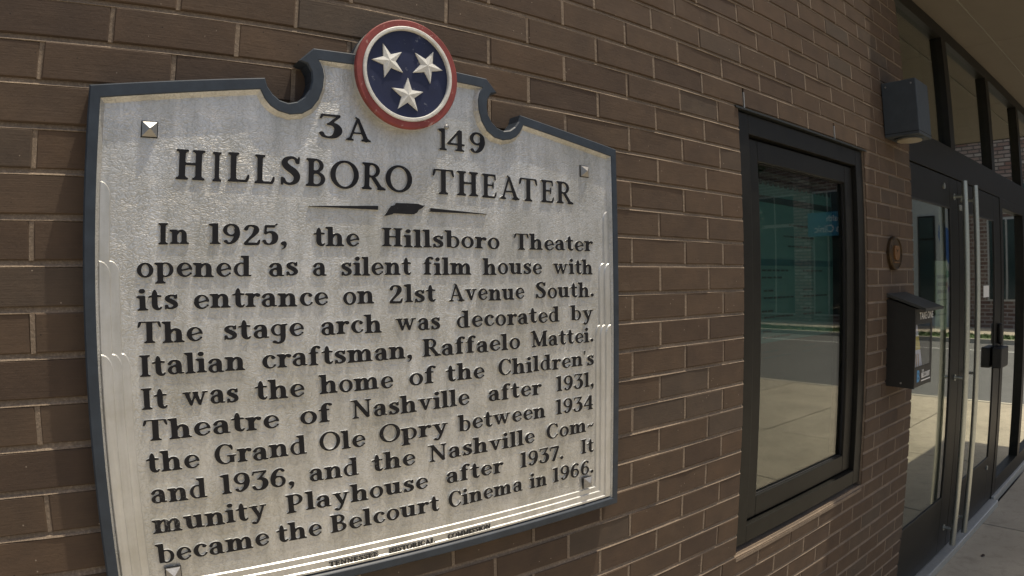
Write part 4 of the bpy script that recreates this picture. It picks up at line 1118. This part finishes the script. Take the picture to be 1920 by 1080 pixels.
# ================================================================== ACROSS THE STREET (seen in the glass)
XB = 346.0
far = thing('far_building', 'brick shop building across the street seen mirrored in the glass', 'building', (XB + 20, -60, -GZ))
def fb_(name, mat, y0, y1, z0, z1, x0=None, x1=None, **k):
    return MB().box(XB if x0 is None else x0, XB + 60 if x1 is None else x1, y0, y1, z0, z1).build(name, mat, far, **k)
fb_('brick_wall_section', M['far_brick_dark'], -75, 160, -GZ, 42)
fb_('pale_brick_band', M['far_brick_pale'], -84, 160, 42.1, 62, XB - .5)
fb_('fascia', M['awning'], -84, 160, 34, 38, XB - 3, XB)
fb_('stucco_section', M['stucco'], -112, -75.1, -GZ, 41.9, XB - 1)
fb_('clinic_section', M['far_brick_dark'], -420, -112.1, -GZ, 70)
fb_('cornice', M['wood'], -420, -112.1, 70.1, 73, XB - 1.5)
for y0, y1 in ((-65.5, -44), (-38, -12), (0, 30)):
    w_ = MB().box(XB - .6, XB, y0, y1, -20, 22).build('window', M['wood'], far)
    MB().box(XB - .9, XB - .61, y0 + 1, (y0 + y1) / 2 - .5, -19, 21).build('pane', M['tealglass'], w_)
    MB().box(XB - .9, XB - .61, (y0 + y1) / 2 + .5, y1 - 1, -19, 21).build('pane', M['tealglass'], w_)
w_ = MB().box(XB - 1.6, XB - 1, -102.5, -93, -28, 25).build('window', M['bronze'], far)
MB().box(XB - 1.9, XB - 1.61, -101.5, -94, -26, 12).build('pane', M['tealglass'], w_)
MB().box(XB - 1.9, XB - 1.61, -101.5, -94, 13, 24).build('pane', M['tealglass'], w_)
for y0, y1 in ((-225, -182), (-170, -150)):
    w_ = MB().box(XB - .6, XB, y0, y1, -30, 44).build('window', M['wood'], far)
    nb_ = max(2, int((y1 - y0) / 12))
    for k in range(nb_):
        a = y0 + 1 + (y1 - y0 - 1) * k / nb_; MB().box(XB - .9, XB - .61, a, a + (y1 - y0 - 1) / nb_ - 1, -29, 24).build('pane', M['tealglass'], w_)
        MB().box(XB - .9, XB - .61, a, a + (y1 - y0 - 1) / nb_ - 1, 26, 43).build('pane', M['tealglass'], w_)
fb_('brick_pier', M['far_brick_pale'], -181.5, -170.5, -GZ, 69.9, XB - 3, XB)
# clinic sign facing the street
sg = thing('clinic_sign', 'blue walk in clinic sign panel on the building across the street', 'sign', (XB - 4, -152, 20))
MB().box(XB - 5, XB - 3.6, -171, -130, 17, 31).build('panel', M['sign_blue'], sg)
text_mesh('lettering', 'Health', 5.0, XB - 5.1, -145.5, 25.6, M['white'], sg, 1, -math.pi / 2, .1)
text_mesh('lettering', 'Walk-In', 6.2, XB - 5.1, -132.6, 19.2, M['white'], sg, 1, -math.pi / 2, .1)
text_mesh('lettering', 'Clinic', 6.2, XB - 5.1, -154.0, 19.2, M['white'], sg, .9, -math.pi / 2, .1)
# wall painting of a leaf like wing and flower sprigs on the stucco
mu = thing('wall_mural', 'painted blue wing and flower sprigs on the pale stucco pier across the street', 'mural', (XB - 1.2, -85, 0))
def flat_yz(pts, mat, name):
    v = [(XB - 1.05, y, z) for y, z in pts] + [(XB - 1.12, y, z) for y, z in pts]; k = len(pts)
    f = [tuple(range(k)), tuple(range(2 * k - 1, k - 1, -1))] + [(i, (i + 1) % k, k + (i + 1) % k, k + i) for i in range(k)]
    return MB().add(v, f).build(name, mat, mu)
mb1 = simple('mural_blue', (0.05, 0.12, 0.30), 0.7); mb2 = simple('mural_green', (0.10, 0.20, 0.14), 0.7); mb3 = simple('mural_violet', (0.22, 0.14, 0.28), 0.7); mb4 = simple('mural_rust', (0.30, 0.12, 0.10), 0.7)
flat_yz([(-91, 20), (-86, 18), (-83, 10), (-82, 0), (-85, -2), (-89, 6), (-91.5, 14)], mb1, 'wing')
for k, (y, z, mt) in enumerate(((-87, -6, mb2), (-84, -9, mb2), (-80, -5, mb3), (-78, -12, mb2), (-85, -14, mb3), (-81, -17, mb4), (-79, 4, mb3), (-78, -20, mb4), (-88, -12, mb4))):
    flat_yz([(y + math.cos(a) * 1.5, z + math.sin(a) * (3.2 if k % 2 else 2.2)) for a in np.linspace(0, 2 * math.pi, 9, endpoint=False)], mt, 'petal')

# street tree across the road, mirrored at the top of the case glass
def tree(x, y, h, r, seed, label):
    t = thing('street_tree', label, 'tree', (x, y, -GZ), 'street trees across the road'); rr2 = random.Random(seed)
    mb = MB(); zb = -GZ
    mb.cyl((x, y, zb - .5), (x + 1, y, zb + h * .45), 3.0, 2.0, 12)
    for k in range(7):
        a = k * 2.4; mb.cyl((x + 1, y, zb + h * (.38 + .01 * k)), (x + math.cos(a) * r * .6, y + math.sin(a) * r * .6, zb + h * (.6 + .05 * (k % 4))), 1.3, .4, 8)
    mb.build('trunk', M['bark'], t)
    mb = MB()
    cl = [(x + rr2.gauss(0, r * .45), y + rr2.gauss(0, r * .45), zb + h * .72 + rr2.gauss(0, h * .13), rr2.uniform(r * .2, r * .4)) for _ in range(26)]
    for _ in range(5200):
        c = rr2.choice(cl); d = Vector((rr2.gauss(0, 1), rr2.gauss(0, 1), rr2.gauss(0, .8))).normalized() * c[3] * rr2.uniform(.5, 1)
        p = Vector(c[:3]) + d; a = Vector((rr2.gauss(0, 1), rr2.gauss(0, 1), rr2.gauss(0, 1))).normalized(); b_ = a.orthogonal().normalized(); s = rr2.uniform(.9, 1.8)
        mb.add([(p + a * s)[:], (p + b_ * s * .6)[:], (p - a * s)[:], (p - b_ * s * .6)[:]], [(0, 1, 2, 3)])
    mb.build('crown', M['leaf'], t)
tree(294, -214, 105, 34, 5, 'leafy green street tree in front of the clinic')
tree(294, 60, 100, 36, 6, 'leafy green street tree before the far brick shop')
print('letters', len(placed), 'bricks', len(segs))
